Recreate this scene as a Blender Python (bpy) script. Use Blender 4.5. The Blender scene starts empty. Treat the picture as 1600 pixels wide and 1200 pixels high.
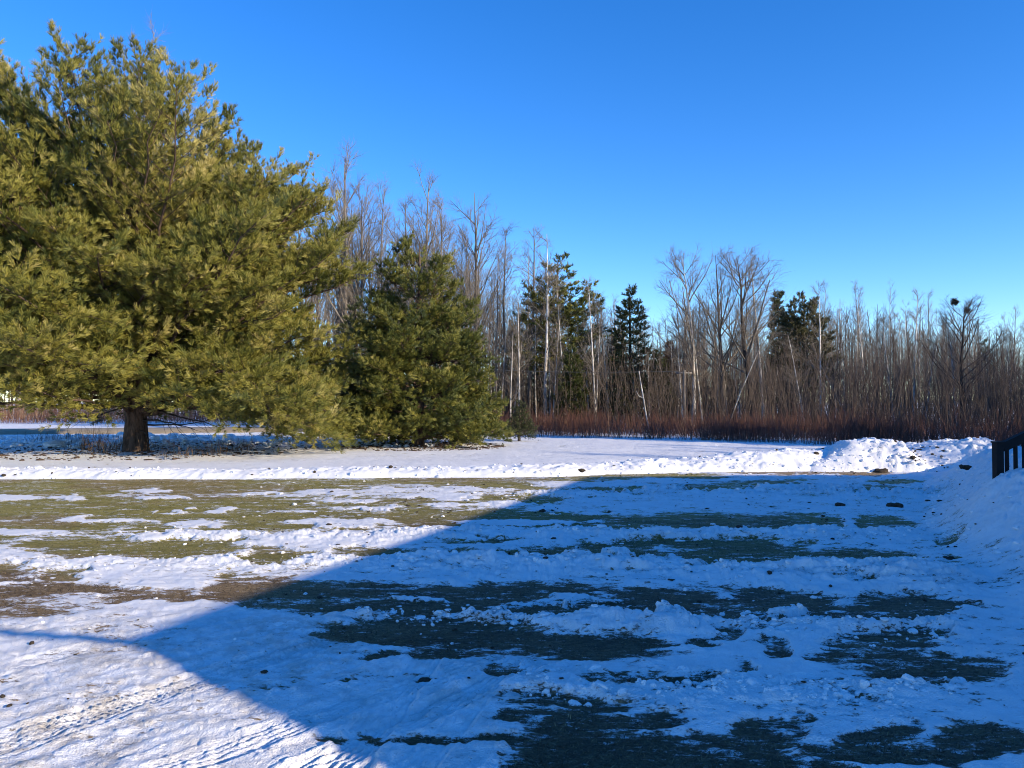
import bpy, math
import numpy as np
from mathutils import Vector, Matrix

R = math.radians
C = bpy.data.collections.new('place'); bpy.context.scene.collection.children.link(C)
scene = bpy.context.scene
F, HY, H = 1202.0, 628.0, 1.70            # survey constants: focal length, horizon row, eye height
PITCH = math.atan((HY - 600) / F)
SUN_AZ, SUN_EL = 57.0, 19.0               # light travels forward and to the left
S2 = np.array([-math.sin(R(SUN_AZ)), math.cos(R(SUN_AZ))])


def to_ground(px, py, z=0.0):
    px, py = np.asarray(px, float), np.asarray(py, float)
    u, v = (px - 800) / F, (600 - py) / F
    dy = math.cos(PITCH) - v * math.sin(PITCH); dz = math.sin(PITCH) + v * math.cos(PITCH)
    t = (z - H) / dz
    return u * t, dy * t


def to_map(x, y):
    yc = np.maximum(y * math.cos(PITCH) - H * math.sin(PITCH), 1e-3); vc = -y * math.sin(PITCH) - H * math.cos(PITCH)
    return 800 + F * x / yc, 600 - F * vc / yc


# ------------------------------------------------------------------ noise
def _hash(i, j, s):
    h = (i.astype(np.int64) * 374761393 + j.astype(np.int64) * 668265263 + s * 1442695041) & 0xFFFFFFFF
    h = ((h ^ (h >> 13)) * 1274126177) & 0xFFFFFFFF
    return ((h ^ (h >> 16)) & 0xFFFFFF) / float(0xFFFFFF)


def vnoise(x, y, s=0):
    xi, yi = np.floor(x), np.floor(y); fx, fy = x - xi, y - yi
    fx = fx * fx * fx * (fx * (fx * 6 - 15) + 10); fy = fy * fy * fy * (fy * (fy * 6 - 15) + 10)
    a, b, c, d = _hash(xi, yi, s), _hash(xi + 1, yi, s), _hash(xi, yi + 1, s), _hash(xi + 1, yi + 1, s)
    return (a + (b - a) * fx + (c - a) * fy + (a - b - c + d) * fx * fy) * 2 - 1


def fbm(x, y, o=4, s=0, g=0.5):
    r, amp, t = 0, 1.0, 0
    for k in range(o):
        r = r + amp * vnoise(x * 2 ** k + 17.3 * k, y * 2 ** k - 9.1 * k, s + k); t += amp; amp *= g
    return r / t


def lumps(x, y, s=0, keep=0.6):
    """rounded clods of random size on a jittered lattice: 0 between them, up to 1 on top"""
    x, y = x + .34 * vnoise(x * 1.7, y * 1.7, s + 7) + .16 * vnoise(x * 4.1, y * 4.1, s + 9), y + .34 * vnoise(x * 1.7 + 31, y * 1.7, s + 8) + .16 * vnoise(x * 4.1 + 31, y * 4.1, s + 6)
    xi, yi = np.floor(x), np.floor(y); best = np.zeros_like(x)
    for di in (-1, 0, 1):
        for dj in (-1, 0, 1):
            a, b = xi + di, yi + dj
            cx, cy = a + .15 + .7 * _hash(a, b, s), b + .15 + .7 * _hash(a, b, s + 1)
            r = (.25 + .5 * _hash(a, b, s + 2)) * (_hash(a, b, s + 3) < keep)
            q = 1 - ((x - cx) ** 2 + (y - cy) ** 2) / np.maximum(r * r, 1e-6)
            best = np.maximum(best, np.sqrt(np.maximum(q, 0)) * r / .75)
    return best


def smooth(a, b, x):
    t = np.clip((x - a) / (b - a), 0, 1)
    return t * t * (3 - 2 * t)


# ------------------------------------------------------------------ mesh building
class MB:
    def __init__(s): s.v, s.q, s.t, s.a, s.n = [], [], [], [], 0
    def add(s, v, q=None, t=None, tint=None):
        v = np.asarray(v, np.float32).reshape(-1, 3)
        if q is not None: s.q.append(np.asarray(q, np.int32).reshape(-1, 4) + s.n)
        if t is not None: s.t.append(np.asarray(t, np.int32).reshape(-1, 3) + s.n)
        s.a.append(np.full(len(v), .5, np.float32) if tint is None else np.asarray(tint, np.float32)); s.v.append(v); s.n += len(v)
    def arrays(s):
        return (np.concatenate(s.v), np.concatenate(s.q) if s.q else np.zeros((0, 4), np.int32),
                np.concatenate(s.t) if s.t else np.zeros((0, 3), np.int32), np.concatenate(s.a))
    def mesh(s, name, mat, smooth_=True):
        v, q, t, a = s.arrays()
        me = bpy.data.meshes.new(name)
        me.vertices.add(len(v)); me.vertices.foreach_set('co', v.ravel())
        li = np.concatenate([q.ravel(), t.ravel()]); nq, nt = len(q), len(t)
        me.loops.add(len(li)); me.loops.foreach_set('vertex_index', li.astype(np.int32))
        st = np.concatenate([np.arange(nq) * 4, nq * 4 + np.arange(nt) * 3]).astype(np.int32)
        me.polygons.add(nq + nt); me.polygons.foreach_set('loop_start', st)
        me.update(calc_edges=True)
        me.polygons.foreach_set('use_smooth', np.full(nq + nt, smooth_))
        at = me.attributes.new('tint', 'FLOAT', 'POINT'); at.data.foreach_set('value', a)
        for m in (mat if isinstance(mat, (list, tuple)) else [mat]): me.materials.append(m)
        return me
    def build(s, name, mat, parent=None, smooth_=True):
        return link(name, s.mesh(name, mat, smooth_), parent)


def link(name, data, parent=None):
    o = bpy.data.objects.new(name, data); C.objects.link(o); o.parent = parent
    return o


def tag(o, label=None, cat=None, group=None, kind=None):
    for k, v in (('label', label), ('category', cat), ('group', group), ('kind', kind)):
        if v: o[k] = v
    return o


def thing(name, label, cat, loc, rz=0, group=None):
    o = link(name, None); o.location = loc; o.rotation_euler = (0, 0, rz)
    return tag(o, label, cat, group)


def box(mb, lo, hi, rot=None, loc=(0, 0, 0)):
    x0, y0, z0 = lo; x1, y1, z1 = hi
    v = np.array([[x0, y0, z0], [x1, y0, z0], [x1, y1, z0], [x0, y1, z0], [x0, y0, z1], [x1, y0, z1], [x1, y1, z1], [x0, y1, z1]])
    if rot is not None: v = v @ np.array(rot).T
    mb.add(v + np.array(loc), q=[[0, 3, 2, 1], [4, 5, 6, 7], [0, 1, 5, 4], [1, 2, 6, 5], [2, 3, 7, 6], [3, 0, 4, 7]])


def norm(a): return a / np.maximum(np.linalg.norm(a, axis=-1, keepdims=True), 1e-9)


def tubes(mb, P, Rd, m=5, tint=None):
    """P (n,k,3) centre lines, Rd (n,k) radii"""
    n, k, _ = P.shape
    if n == 0: return
    T = norm(np.gradient(P, axis=1)); mean = norm(P[:, -1] - P[:, 0])
    ref = np.where(np.abs(mean[:, 2:3]) > .8, np.array([[1., 0, 0]]), np.array([[0, 0, 1.]]))[:, None, :]
    U = norm(ref - (ref * T).sum(-1, keepdims=True) * T); V = np.cross(T, U)
    a = np.arange(m) * 2 * np.pi / m
    ring = P[:, :, None, :] + Rd[:, :, None, None] * (np.cos(a)[None, None, :, None] * U[:, :, None] + np.sin(a)[None, None, :, None] * V[:, :, None])
    idx = np.arange(n * k * m).reshape(n, k, m)
    A = idx[:, :-1]; B = idx[:, 1:]
    q = np.stack([A, np.roll(A, -1, 2), np.roll(B, -1, 2), B], -1).reshape(-1, 4)
    tv = None if tint is None else np.repeat(tint, k * m)
    mb.add(ring.reshape(-1, 3), q=q, tint=tv)


def grow(start, d, L, k, rg, wob=.1, trop=0.):
    n = len(start); P = np.zeros((n, k, 3)); P[:, 0] = start; d = norm(d)
    for i in range(1, k):
        d = norm(d + wob * rg.normal(size=(n, 3)) + np.array([0, 0, trop]))
        P[:, i] = P[:, i - 1] + d * (L / (k - 1))[:, None]
    return P


def sample(P, Rd, par, t):
    """point, tangent, radius at parameter t of parents par"""
    k = P.shape[1]; f = np.clip(t, 0, .9999) * (k - 1); i = f.astype(int); w = (f - i)[:, None]
    a, b = P[par, i], P[par, i + 1]
    return a + (b - a) * w, norm(b - a), Rd[par, i] * (1 - w[:, 0]) + Rd[par, i + 1] * w[:, 0]


def spread(T, ang, az):
    ref = np.where(np.abs(T[:, 2:3]) > .9, np.array([[1., 0, 0]]), np.array([[0, 0, 1.]]))
    U = norm(np.cross(ref, T)); V = np.cross(T, U)
    return norm(np.cos(ang)[:, None] * T + np.sin(ang)[:, None] * (np.cos(az)[:, None] * U + np.sin(az)[:, None] * V))


# ------------------------------------------------------------------ materials
def mat(name):
    m = bpy.data.materials.new(name); m.use_nodes = True; nt = m.node_tree
    return m, nt, nt.nodes['Principled BSDF']


def nd(nt, t, **kw):
    n = nt.nodes.new(t)
    for k, v in kw.items():
        if k in n.inputs: n.inputs[k].default_value = v
        else: setattr(n, k, v)
    return n


def noise(nt, scale, detail=4, rough=.6, vec=None):
    n = nd(nt, 'ShaderNodeTexNoise'); n.inputs['Scale'].default_value = scale
    n.inputs['Detail'].default_value = detail; n.inputs['Roughness'].default_value = rough
    if vec: nt.links.new(vec, n.inputs['Vector'])
    return n.outputs['Fac']


def ramp(nt, fac, stops):
    n = nd(nt, 'ShaderNodeValToRGB'); e = n.color_ramp.elements
    while len(e) < len(stops): e.new(.5)
    for x, (p, c) in zip(e, stops): x.position = p; x.color = (*c, 1) if len(c) == 3 else c
    nt.links.new(fac, n.inputs[0]); return n.outputs['Color']


def mixc(nt, f, a, b):
    n = nd(nt, 'ShaderNodeMix', data_type='RGBA')
    for s, x in ((0, f), (6, a), (7, b)):
        if isinstance(x, tuple): n.inputs[s].default_value = (*x, 1)
        elif isinstance(x, (int, float)): n.inputs[s].default_value = x
        else: nt.links.new(x, n.inputs[s])
    return n.outputs[2]


def math_(nt, op, a, b=0., clamp=False):
    n = nd(nt, 'ShaderNodeMath', operation=op, use_clamp=clamp)
    for i, x in enumerate((a, b)):
        if isinstance(x, (int, float)): n.inputs[i].default_value = x
        else: nt.links.new(x, n.inputs[i])
    return n.outputs[0]


def attr(nt, name): return nd(nt, 'ShaderNodeAttribute', attribute_name=name).outputs['Fac']
def objco(nt): return nd(nt, 'ShaderNodeTexCoord').outputs['Object']


def bump(nt, p, h, strength, dist):
    b = nd(nt, 'ShaderNodeBump'); b.inputs['Strength'].default_value = strength; b.inputs['Distance'].default_value = dist
    nt.links.new(h, b.inputs['Height']); nt.links.new(b.outputs[0], p.inputs['Normal'])


def plain(name, col, rough=.7, var=.25, scale=8., bmp=.0):
    m, nt, p = mat(name); oc = objco(nt); f = noise(nt, scale, 5, .6, oc)
    c = ramp(nt, f, [(.3, tuple(x * (1 - var) for x in col)), (.7, tuple(min(1, x * (1 + var)) for x in col))])
    nt.links.new(c, p.inputs['Base Color']); p.inputs['Roughness'].default_value = rough
    p.inputs['Specular IOR Level'].default_value = .25
    if bmp: bump(nt, p, f, .8, bmp)
    return m


SNOW = (.84, .84, .845)
EARTH = [(.36, (.052, .044, .013)), (.45, (.185, .162, .037)), (.54, (.32, .27, .072)), (.68, (.44, .36, .15))]


def snow_nodes(nt, oc, dirt=None):
    f1 = noise(nt, 26, 4, .65, oc); f2 = noise(nt, 2.2, 4, .6, oc)
    c = ramp(nt, f2, [(.25, tuple(x * .93 for x in SNOW)), (.7, SNOW)])
    if dirt is not None:
        d = math_(nt, 'MULTIPLY', dirt, ramp(nt, noise(nt, 5.5, 7, .75, oc), [(.42, (0, 0, 0)), (.62, (1, 1, 1))]))
        c = mixc(nt, math_(nt, 'MULTIPLY', d, .75), c, (.36, .31, .25))
        sp = ramp(nt, noise(nt, 34, 3, .7, oc), [(.64, (0, 0, 0)), (.69, (1, 1, 1))])
        c = mixc(nt, math_(nt, 'MULTIPLY', math_(nt, 'MULTIPLY', sp, dirt), .8), c, (.12, .09, .06))
    h = math_(nt, 'ADD', math_(nt, 'MULTIPLY', f1, .5), noise(nt, 90, 3, .6, oc))
    return c, h


def ground_material():
    m, nt, p = mat('snow_over_lawn'); oc = objco(nt); L = nt.links
    bare = attr(nt, 'bare'); tan = attr(nt, 'tan'); dirt = attr(nt, 'dirt')
    sc, sh = snow_nodes(nt, oc, dirt)
    sq = nd(nt, 'ShaderNodeMapping'); sq.inputs['Scale'].default_value = (.45, 1, 1); L.new(oc, sq.inputs['Vector'])
    gf = noise(nt, 30, 6, .75, sq.outputs[0]); gl = noise(nt, 3.2, 6, .7, sq.outputs[0])
    gfac = math_(nt, 'ADD', math_(nt, 'MULTIPLY', gf, .62), math_(nt, 'MULTIPLY', gl, .42))
    gc = ramp(nt, gfac, EARTH)
    br = ramp(nt, gfac, [(.36, (.05, .033, .015)), (.48, (.22, .145, .068)), (.68, (.42, .31, .17))])
    gc = mixc(nt, tan, gc, br)
    matted_shade = ramp(nt, gfac, [(.36, (.024, .015, .008)), (.48, (.105, .066, .032)), (.68, (.30, .21, .11))])   # matted dark turf by the house, with shade painted into its colour
    gc = mixc(nt, attr(nt, 'matted_shade'), gc, matted_shade)
    fine = math_(nt, 'SUBTRACT', noise(nt, 14, 7, .72, sq.outputs[0]), .5)
    k = math_(nt, 'ADD', bare, math_(nt, 'MULTIPLY', math_(nt, 'ADD', fine, math_(nt, 'MULTIPLY', math_(nt, 'SUBTRACT', noise(nt, 55, 4, .7, sq.outputs[0]), .5), .7)), 1.7))
    fleck = ramp(nt, noise(nt, 11, 6, .7, sq.outputs[0]), [(.55, (0, 0, 0)), (.63, (1, 1, 1))])
    k = math_(nt, 'SUBTRACT', k, math_(nt, 'MULTIPLY', fleck, .50))
    fac = ramp(nt, k, [(.42, (0, 0, 0)), (.60, (1, 1, 1))])
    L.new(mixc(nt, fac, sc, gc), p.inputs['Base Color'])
    p.inputs['Roughness'].default_value = .65; p.inputs['Specular IOR Level'].default_value = .2
    bump(nt, p, math_(nt, 'ADD', sh, math_(nt, 'MULTIPLY', math_(nt, 'MULTIPLY', gf, fac), 2.0)), .7, .02)
    return m


def snow_material():
    m, nt, p = mat('snow'); oc = objco(nt)
    c, h = snow_nodes(nt, oc, attr(nt, 'tint')); nt.links.new(c, p.inputs['Base Color'])
    p.inputs['Roughness'].default_value = .65; p.inputs['Specular IOR Level'].default_value = .2
    bump(nt, p, h, .5, .02); return m


def foliage_material(name, stops, trans=.06):
    m, nt, p = mat(name); L = nt.links
    info = nd(nt, 'ShaderNodeObjectInfo').outputs['Random']
    f = math_(nt, 'ADD', attr(nt, 'tint'), math_(nt, 'MULTIPLY', math_(nt, 'SUBTRACT', info, .5), .12))
    c = ramp(nt, f, stops); L.new(c, p.inputs['Base Color'])
    p.inputs['Roughness'].default_value = .5; p.inputs['Specular IOR Level'].default_value = .35
    tr = nd(nt, 'ShaderNodeBsdfTranslucent'); L.new(c, tr.inputs['Color'])
    mx = nd(nt, 'ShaderNodeMixShader'); mx.inputs[0].default_value = trans
    L.new(p.outputs[0], mx.inputs[1]); L.new(tr.outputs[0], mx.inputs[2])
    L.new(mx.outputs[0], nt.nodes['Material Output'].inputs['Surface']); return m


def bark_material(name, a, b, scale=6., stretch=.15, var=.25):
    m, nt, p = mat(name); oc = objco(nt); L = nt.links
    mp = nd(nt, 'ShaderNodeMapping'); mp.inputs['Scale'].default_value = (1, 1, stretch); L.new(oc, mp.inputs['Vector'])
    f = noise(nt, scale, 5, .65, mp.outputs[0])
    c = ramp(nt, f, [(.36, a), (.62, b)])
    hsv = nd(nt, 'ShaderNodeHueSaturation'); L.new(c, hsv.inputs['Color'])
    info = nd(nt, 'ShaderNodeObjectInfo').outputs['Random']
    L.new(math_(nt, 'ADD', math_(nt, 'MULTIPLY', info, 2 * var), 1 - var), hsv.inputs['Value'])
    L.new(hsv.outputs[0], p.inputs['Base Color']); p.inputs['Roughness'].default_value = .85
    p.inputs['Specular IOR Level'].default_value = .15
    bump(nt, p, f, .9, .03); return m


M = dict(
    ground=ground_material(), snow=snow_material(),
    needles=foliage_material('pine_needles', [(0., (.028, .042, .014)), (.35, (.100, .114, .022)), (.7, (.26, .235, .042)), (1., (.42, .35, .12))]),
    dark_needles=foliage_material('dark_needles', [(0., (.034, .046, .018)), (.5, (.092, .100, .034)), (1., (.19, .172, .07))], .1),
    dull=foliage_material('dull_needles', [(0., (.05, .050, .022)), (.5, (.135, .124, .052)), (1., (.24, .20, .09))], .1),
    cedar=foliage_material('cedar_foliage', [(0., (.028, .046, .010)), (.5, (.070, .084, .018)), (1., (.13, .12, .035))], .15),
    rust=foliage_material('rust_foliage', [(0., (.05, .028, .012)), (.5, (.12, .065, .028)), (1., (.17, .11, .05))], .15),
    pine_bark=bark_material('pine_bark', (.035, .024, .018), (.14, .095, .07), 9, .25, .05),
    pale=bark_material('pale_bark', (.26, .235, .20), (.66, .62, .56), 3.5, .5, .18),
    grey=bark_material('grey_bark', (.085, .072, .06), (.24, .205, .175)),
    dark=bark_material('dark_bark', (.022, .018, .015), (.085, .066, .052)),
    twig=bark_material('twig_bark', (.12, .10, .08), (.29, .25, .205)),
    rtwig=bark_material('brown_twigs', (.050, .038, .031), (.145, .113, .090)),
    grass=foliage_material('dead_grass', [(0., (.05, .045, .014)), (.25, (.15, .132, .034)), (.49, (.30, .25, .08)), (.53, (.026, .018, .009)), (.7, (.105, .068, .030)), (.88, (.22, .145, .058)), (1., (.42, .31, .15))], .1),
    osier=foliage_material('red_stems', [(0., (.022, .011, .009)), (.45, (.078, .031, .022)), (.8, (.16, .074, .048)), (1., (.28, .19, .115))], .0),
    weed=foliage_material('dry_weeds', [(0., (.06, .035, .02)), (1., (.22, .14, .08))], .0),
    soil=plain('soil', (.045, .034, .024), .9, .5, 30, .01),
    road=plain('sandy_road', (.30, .245, .17), .9, .25, 1.5),
    black=plain('black_railing', (.012, .011, .011), .75, .2, 5),
    siding=plain('siding', (.55, .55, .52), .6, .08, 3), roof=plain('shingles', (.05, .05, .055), .9, .3, 20),
    glass=plain('window_glass', (.02, .025, .03), .08, .1, 2), trim=plain('white_trim', (.75, .75, .73), .5, .05, 4),
    wood=plain('old_pole', (.20, .18, .16), .85, .3, 6), cable=plain('cable', (.10, .10, .10), .5, .1, 3),
)

# ------------------------------------------------------------------ ground: lawn ploughed in strips, packed snow drive, bank to the right
# survey of bare patches: x0, x1, y0, y1, strength (map columns and rows that convert to metres on the ground)
GRASS = [(-420, 640, 744, 774, 1), (560, 850, 744, 758, 1), (-420, 560, 772, 806, 1), (520, 690, 778, 800, .55), (-420, 700, 800, 832, 1), (560, 770, 797, 826, .8), (700, 810, 797, 812, .7),
         (40, 400, 838, 874, 1), (395, 500, 856, 880, .8), (520, 640, 855, 872, .6), (200, 560, 836, 848, .45), (-400, 20, 822, 850, .8),
         (-420, 90, 886, 908, .8), (105, 165, 893, 906, .7), (-300, 175, 908, 938, .85), (150, 330, 924, 944, .85), (305, 500, 905, 950, 1), (-300, 60, 930, 955, .3),
         (840, 1010, 744, 752, .7), (960, 1125, 741, 749, .8), (1125, 1410, 734, 743, 1.1), (690, 860, 758, 764, .8), (700, 790, 764, 774, .6), (760, 1040, 764, 773, .9), (690, 850, 776, 792, .7), (770, 870, 780, 790, .9),
         (1030, 1200, 758, 769, .5), (1140, 1270, 752, 760, .6), (1345, 1440, 750, 757, .7), (1330, 1445, 761, 770, .9),
         (720, 960, 803, 818, 1), (950, 1300, 802, 833, 1.1), (1312, 1425, 808, 831, 1), (740, 920, 818, 829, .95), (930, 1020, 822, 833, .9), (1130, 1200, 830, 837, .6),
         (640, 800, 844, 851, .8), (920, 1130, 846, 859, .9), (780, 1030, 857, 882, 1.05), (600, 860, 860, 877, 1), (1050, 1290, 851, 889, 1.1), (1285, 1380, 860, 884, .95), (1360, 1440, 864, 876, .55), (1452, 1502, 849, 857, .9), (1474, 1498, 869, 880, .9),
         (440, 960, 913, 940, 1.1), (900, 1120, 920, 946, .9), (1145, 1280, 922, 946, .95), (1295, 1510, 928, 975, 1.1), (380, 780, 934, 962, 1.05), (780, 1090, 944, 964, .95), (1080, 1300, 940, 970, .9), (1490, 1570, 944, 956, .7),
         (515, 800, 966, 1002, .95), (640, 1035, 988, 1032, .95), (535, 615, 1016, 1031, .9), (1075, 1115, 999, 1016, .8), (1170, 1220, 993, 1038, .8), (1100, 1155, 983, 1001, .7), (1120, 1150, 1040, 1056, .5),
         (1280, 1510, 998, 1068, 1.05), (1460, 1610, 1026, 1062, .95), (1235, 1310, 1026, 1046, .8), (1420, 1520, 985, 1010, .6), (820, 875, 1044, 1069, .8), (945, 1045, 1048, 1072, .85), (1045, 1115, 1052, 1072, .7),
         (785, 1010, 1090, 1130, .95), (850, 1140, 1108, 1230, .95), (980, 1320, 1152, 1240, .75), (1205, 1325, 1120, 1175, .9), (1310, 1640, 1150, 1185, .85), (1380, 1460, 1128, 1152, .7), (1470, 1580, 1140, 1162, .6),
         (590, 860, 1153, 1169, .95), (495, 548, 1154, 1168, .8), (1330, 1420, 1190, 1230, .6), (700, 730, 1060, 1068, .5), (560, 580, 1050, 1056, .4)]
SNOWY = [(180, 275, 765, 771), (-60, 62, 771, 780), (65, 135, 774, 780), (205, 285, 775, 781), (380, 445, 769, 775), (455, 575, 766, 777), (325, 355, 791, 800), (90, 250, 809, 817), (258, 350, 814, 824), (425, 615, 815, 826),
         (560, 820, 764, 771), (610, 760, 774, 783), (480, 600, 780, 786), (660, 830, 788, 796), (700, 900, 814, 821), (-40, 120, 826, 836), (250, 310, 797, 800), (520, 640, 793, 797), (-200, -60, 790, 796),
         (200, 420, 832, 846), (400, 720, 834, 856), (1296, 1316, 800, 836), (740, 900, 818, 822), (860, 960, 931, 937), (1200, 1245, 958, 968), (600, 700, 936, 941), (945, 985, 868, 880)]


def field(px, py, boxes):
    out = np.full(px.shape, -1.0)
    for b in boxes:
        x0, x1, y0, y1 = b[:4]; w = b[4] if len(b) > 4 else 1
        cx, cy, rx, ry = (x0 + x1) / 2, (y0 + y1) / 2, (x1 - x0) / 2, (y1 - y0) / 2
        sel = (np.abs(px - cx) < 1.6 * rx + 20) & (np.abs(py - cy) < 1.8 * ry)
        if not sel.any(): continue
        q = np.abs(px[sel] - cx) ** 3 / rx ** 3 + (py[sel] - cy) ** 2 / ry ** 2
        out[sel] = np.maximum(out[sel], (1 - q) * w)
    return out


# crests of ploughed ridges: columns, rows, height, half width (m)
RIDGES = [([780, 900, 1100, 1450], [783, 773, 768, 772], .13, .75), ([820, 1000, 1250, 1440], [837, 840, 838, 840], .09, .45), ([200, 450, 700, 800], [838, 840, 838, 836], .08, .4),
          ([620, 900, 1200, 1500], [880, 879, 893, 905], .12, .55), ([540, 900, 1200, 1500], [962, 968, 972, 985], .085, .35), ([-200, 100, 400, 640], [880, 880, 878, 884], .06, .4),
          ([800, 1100, 1400], [1072, 1088, 1100], .05, .3), ([1050, 1300, 1500], [1070, 1082, 1075], .05, .2)]
BANK_TOE = np.array([[1.9, 2.0], [3.3, 4.4], [3.95, 6.15], [4.4, 7.5], [5.3, 10.1], [7.0, 13.2], [8.6, 16.2], [10.5, 19.0], [12, 22]])
TRACKS = [((-2.46, 3.7), (.60, .87), .0), ((-1.75, 3.45), (.66, .75), 1.), ((-1.22, 3.2), (.62, .78), 1.), ((-3.6, 4.7), (.72, .69), .8), ((-.72, 3.4), (.13, .97), .3), ((-.42, 3.4), (.22, .97), .25), ((-4.4, 5.2), (.83, .55), .6), ((-.05, 3.3), (.25, .96), .2), ((-2.9, 3.2), (.58, .8), 1.), ((-5.6, 6.3), (.9, .42), .5)]


def ground_fields(x, y, full=True):
    d = np.hypot(x, y)
    z = .05 * fbm(x * .12, y * .12, 3, 5) * smooth(4, 20, d)
    z = z + smooth(38, 43, y) * -.12 * smooth(-2, -12, x)                          # ditch by the road
    # bank of thrown snow on the right
    tx = np.interp(y, BANK_TOE[:, 1], BANK_TOE[:, 0]); top = np.interp(y, [2, 5, 8, 10, 16, 19, 23], [.12, .22, .55, .80, .74, .4, .0])
    up = np.where((y > 1.5), smooth(0, 1, (x - tx) / (1.5 + .5 * fbm(x * .5, y * .5, 2, 77))), 0) * top
    far = np.clip(1 - (y - 18.5) / 3, 0, 1)
    z = z + up * far * (1 + .10 * fbm(x * 1.3, y * 1.3, 3, 8))
    z = z + .035 * smooth(17, 21, y) * fbm(x * .5, y * .9, 4, 6) + .012 * smooth(17, 21, y) * fbm(x * 3, y * 3, 3, 7)
    if not full: return z, None
    px, py = to_map(x, y)
    wx, wy = x * .7, y * 1.6
    jit = (py - HY) / 250
    pxw = px + 26 * fbm(wx, wy, 3, 21) * jit * 2; pyw = py + (4.5 * fbm(x * 1.1, y * 1.3, 4, 31) + 3.0 * fbm(x * 5, y * 5, 3, 33)) * jit * 2
    near = (y > 2.0) & (y < 19.5)
    g = np.where(near, field(pxw, pyw, GRASS), -1.0); s = np.where(near, field(pxw, pyw, SNOWY), -1.0)
    n = 1.0 * fbm(x * 1.5, y * 5.0, 5, 41, .62) + .55 * fbm(x * 5, y * 14, 4, 47, .6)
    lawn = smooth(1000, 940, py - .25 * np.maximum(px - 480, 0) + .2 * np.maximum(430 - px, 0)) * smooth(742, 748, py) * near + .8 * smooth(650, 760, px) * smooth(950, 1020, py) * near
    floor_ = -1.3 + .62 * np.clip(lawn, 0, 1)
    bare = np.clip(np.maximum(g, floor_), -1.3, .5) + n * np.where(g > floor_, 1.05, .80)
    bare = np.minimum(bare, np.where(s > -.5, -1.5 * s - .1 + n * .6, 9))
    bank = up / np.maximum(top, .01) * (up > .03)
    bare = bare - 2.2 * smooth(.25, .6, bank)
    soft = smooth(.1, -.9, bare)
    # ridges
    rz = np.zeros_like(x)
    for cx, cy, hh, w in RIDGES:
        dc = to_ground(np.interp(px, cx, cy), np.interp(px, cx, cy))[1]
        e = smooth(cx[0] - 60, cx[0] + 60, px) * smooth(cx[-1] + 60, cx[-1] - 40, px)
        rz = np.maximum(rz, hh * e * np.exp(-((y - dc) / w) ** 2) * (.75 + .5 * fbm(x * 1.1, y * .7, 2, 55)))
    lm = .6 * lumps(x * 6, y * 6, 61, .55) + .5 * lumps(x * 13, y * 13, 71, .5)
    drive = smooth(930, 985, py - .06 * px + 20) * smooth(1150, 820, px + (py - 1000) * .3) * (y > 0) * smooth(.35, .0, bank)
    rough = np.clip(rz / .06, 0, 1) * .9 + .25 + 1.1 * np.clip(bank, 0, 1) * smooth(4, 8, y)
    calm = smooth(17.5, 19.5, y)
    rough = rough * (1 - .8 * drive) * (1 - calm)
    z = z + soft * (.018 + rz + .014 * fbm(x * 7, y * 7, 4, 83, .62) * (1 - calm) * (.4 + .6 * rough) + .045 * rough * lm + .016 * fbm(x * 3, y * 4, 4, 81) * (1 - .75 * calm)) * np.where(y < 0, .2, 1)
    # packed drive with tyre prints
    dr = .012 * fbm(x * 1.4, y * 1.4, 4, 91) + .008 * lumps(x * 17, y * 17, 95, .35)
    a1, l1 = x * .62 + y * .78, -x * .78 + y * .62                                # scraped along the drive
    dr = dr + .010 * fbm(a1 * .7, l1 * 9, 4, 97, .65) + .006 * np.maximum(fbm(a1 * 3, l1 * 26, 3, 98), -.1) + .007 * fbm(x * 14, y * 14, 3, 99)
    for (ox, oy), (ux, uy), rib in TRACKS:
        l = math.hypot(ux, uy); ux, uy = ux / l, uy / l
        al = (x - ox) * ux + (y - oy) * uy; la = -(x - ox) * uy + (y - oy) * ux + .08 * np.sin(al * .7 + ox * 3)
        on = smooth(.125, .10, np.abs(la)) * smooth(-1.5, -.9, al) * smooth(9.0 + ox * .1, 4.0, al)
        prof = -.014 + (.0098 * rib + .002) * np.sin(la * 2 * np.pi / .046 + .5 * np.sin(al * 3))
        lip = .013 * np.exp(-((np.abs(la) - .14) / .022) ** 2) * smooth(-1.4, -.8, al) * smooth(9.0 + ox * .1, 4.0, al)
        dr = dr + (on * prof + lip) * (.6 + .6 * fbm(x * 2.3, y * 2.3, 3, 103))
    z = z + dr * drive * soft * 1.15
    tan = .75 * smooth(880, 925, py) + .25 * smooth(520, 260, px) * smooth(884, 900, py) + smooth(1100, 1180, px) * smooth(750, 744, py) + .55 * smooth(-.1, .35, fbm(x * .6, y * .9, 4, 111))
    dirt = np.clip(.15 + drive * .25 + .60 * drive * smooth(-.5, .35, fbm(x * .8 + 3, y * .8, 4, 121)), 0, 1) * smooth(20, 17, y) + .10 * smooth(18, 20, y) * smooth(.0, .5, fbm(x * .4, y * .3, 3, 133))
    matted_shade = smooth(430, 640, px + 30 * fbm(x * 1.5, y * 1.5, 3, 141)) * (.5 * smooth(790, 830, py) + .5 * smooth(885, 925, py))  # matted turf near the house; upper strips darkened to stand in for shade
    return z, bare * .5 + .58, np.clip(tan, 0, 1), dirt, np.clip(matted_shade, 0, 1)


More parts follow.
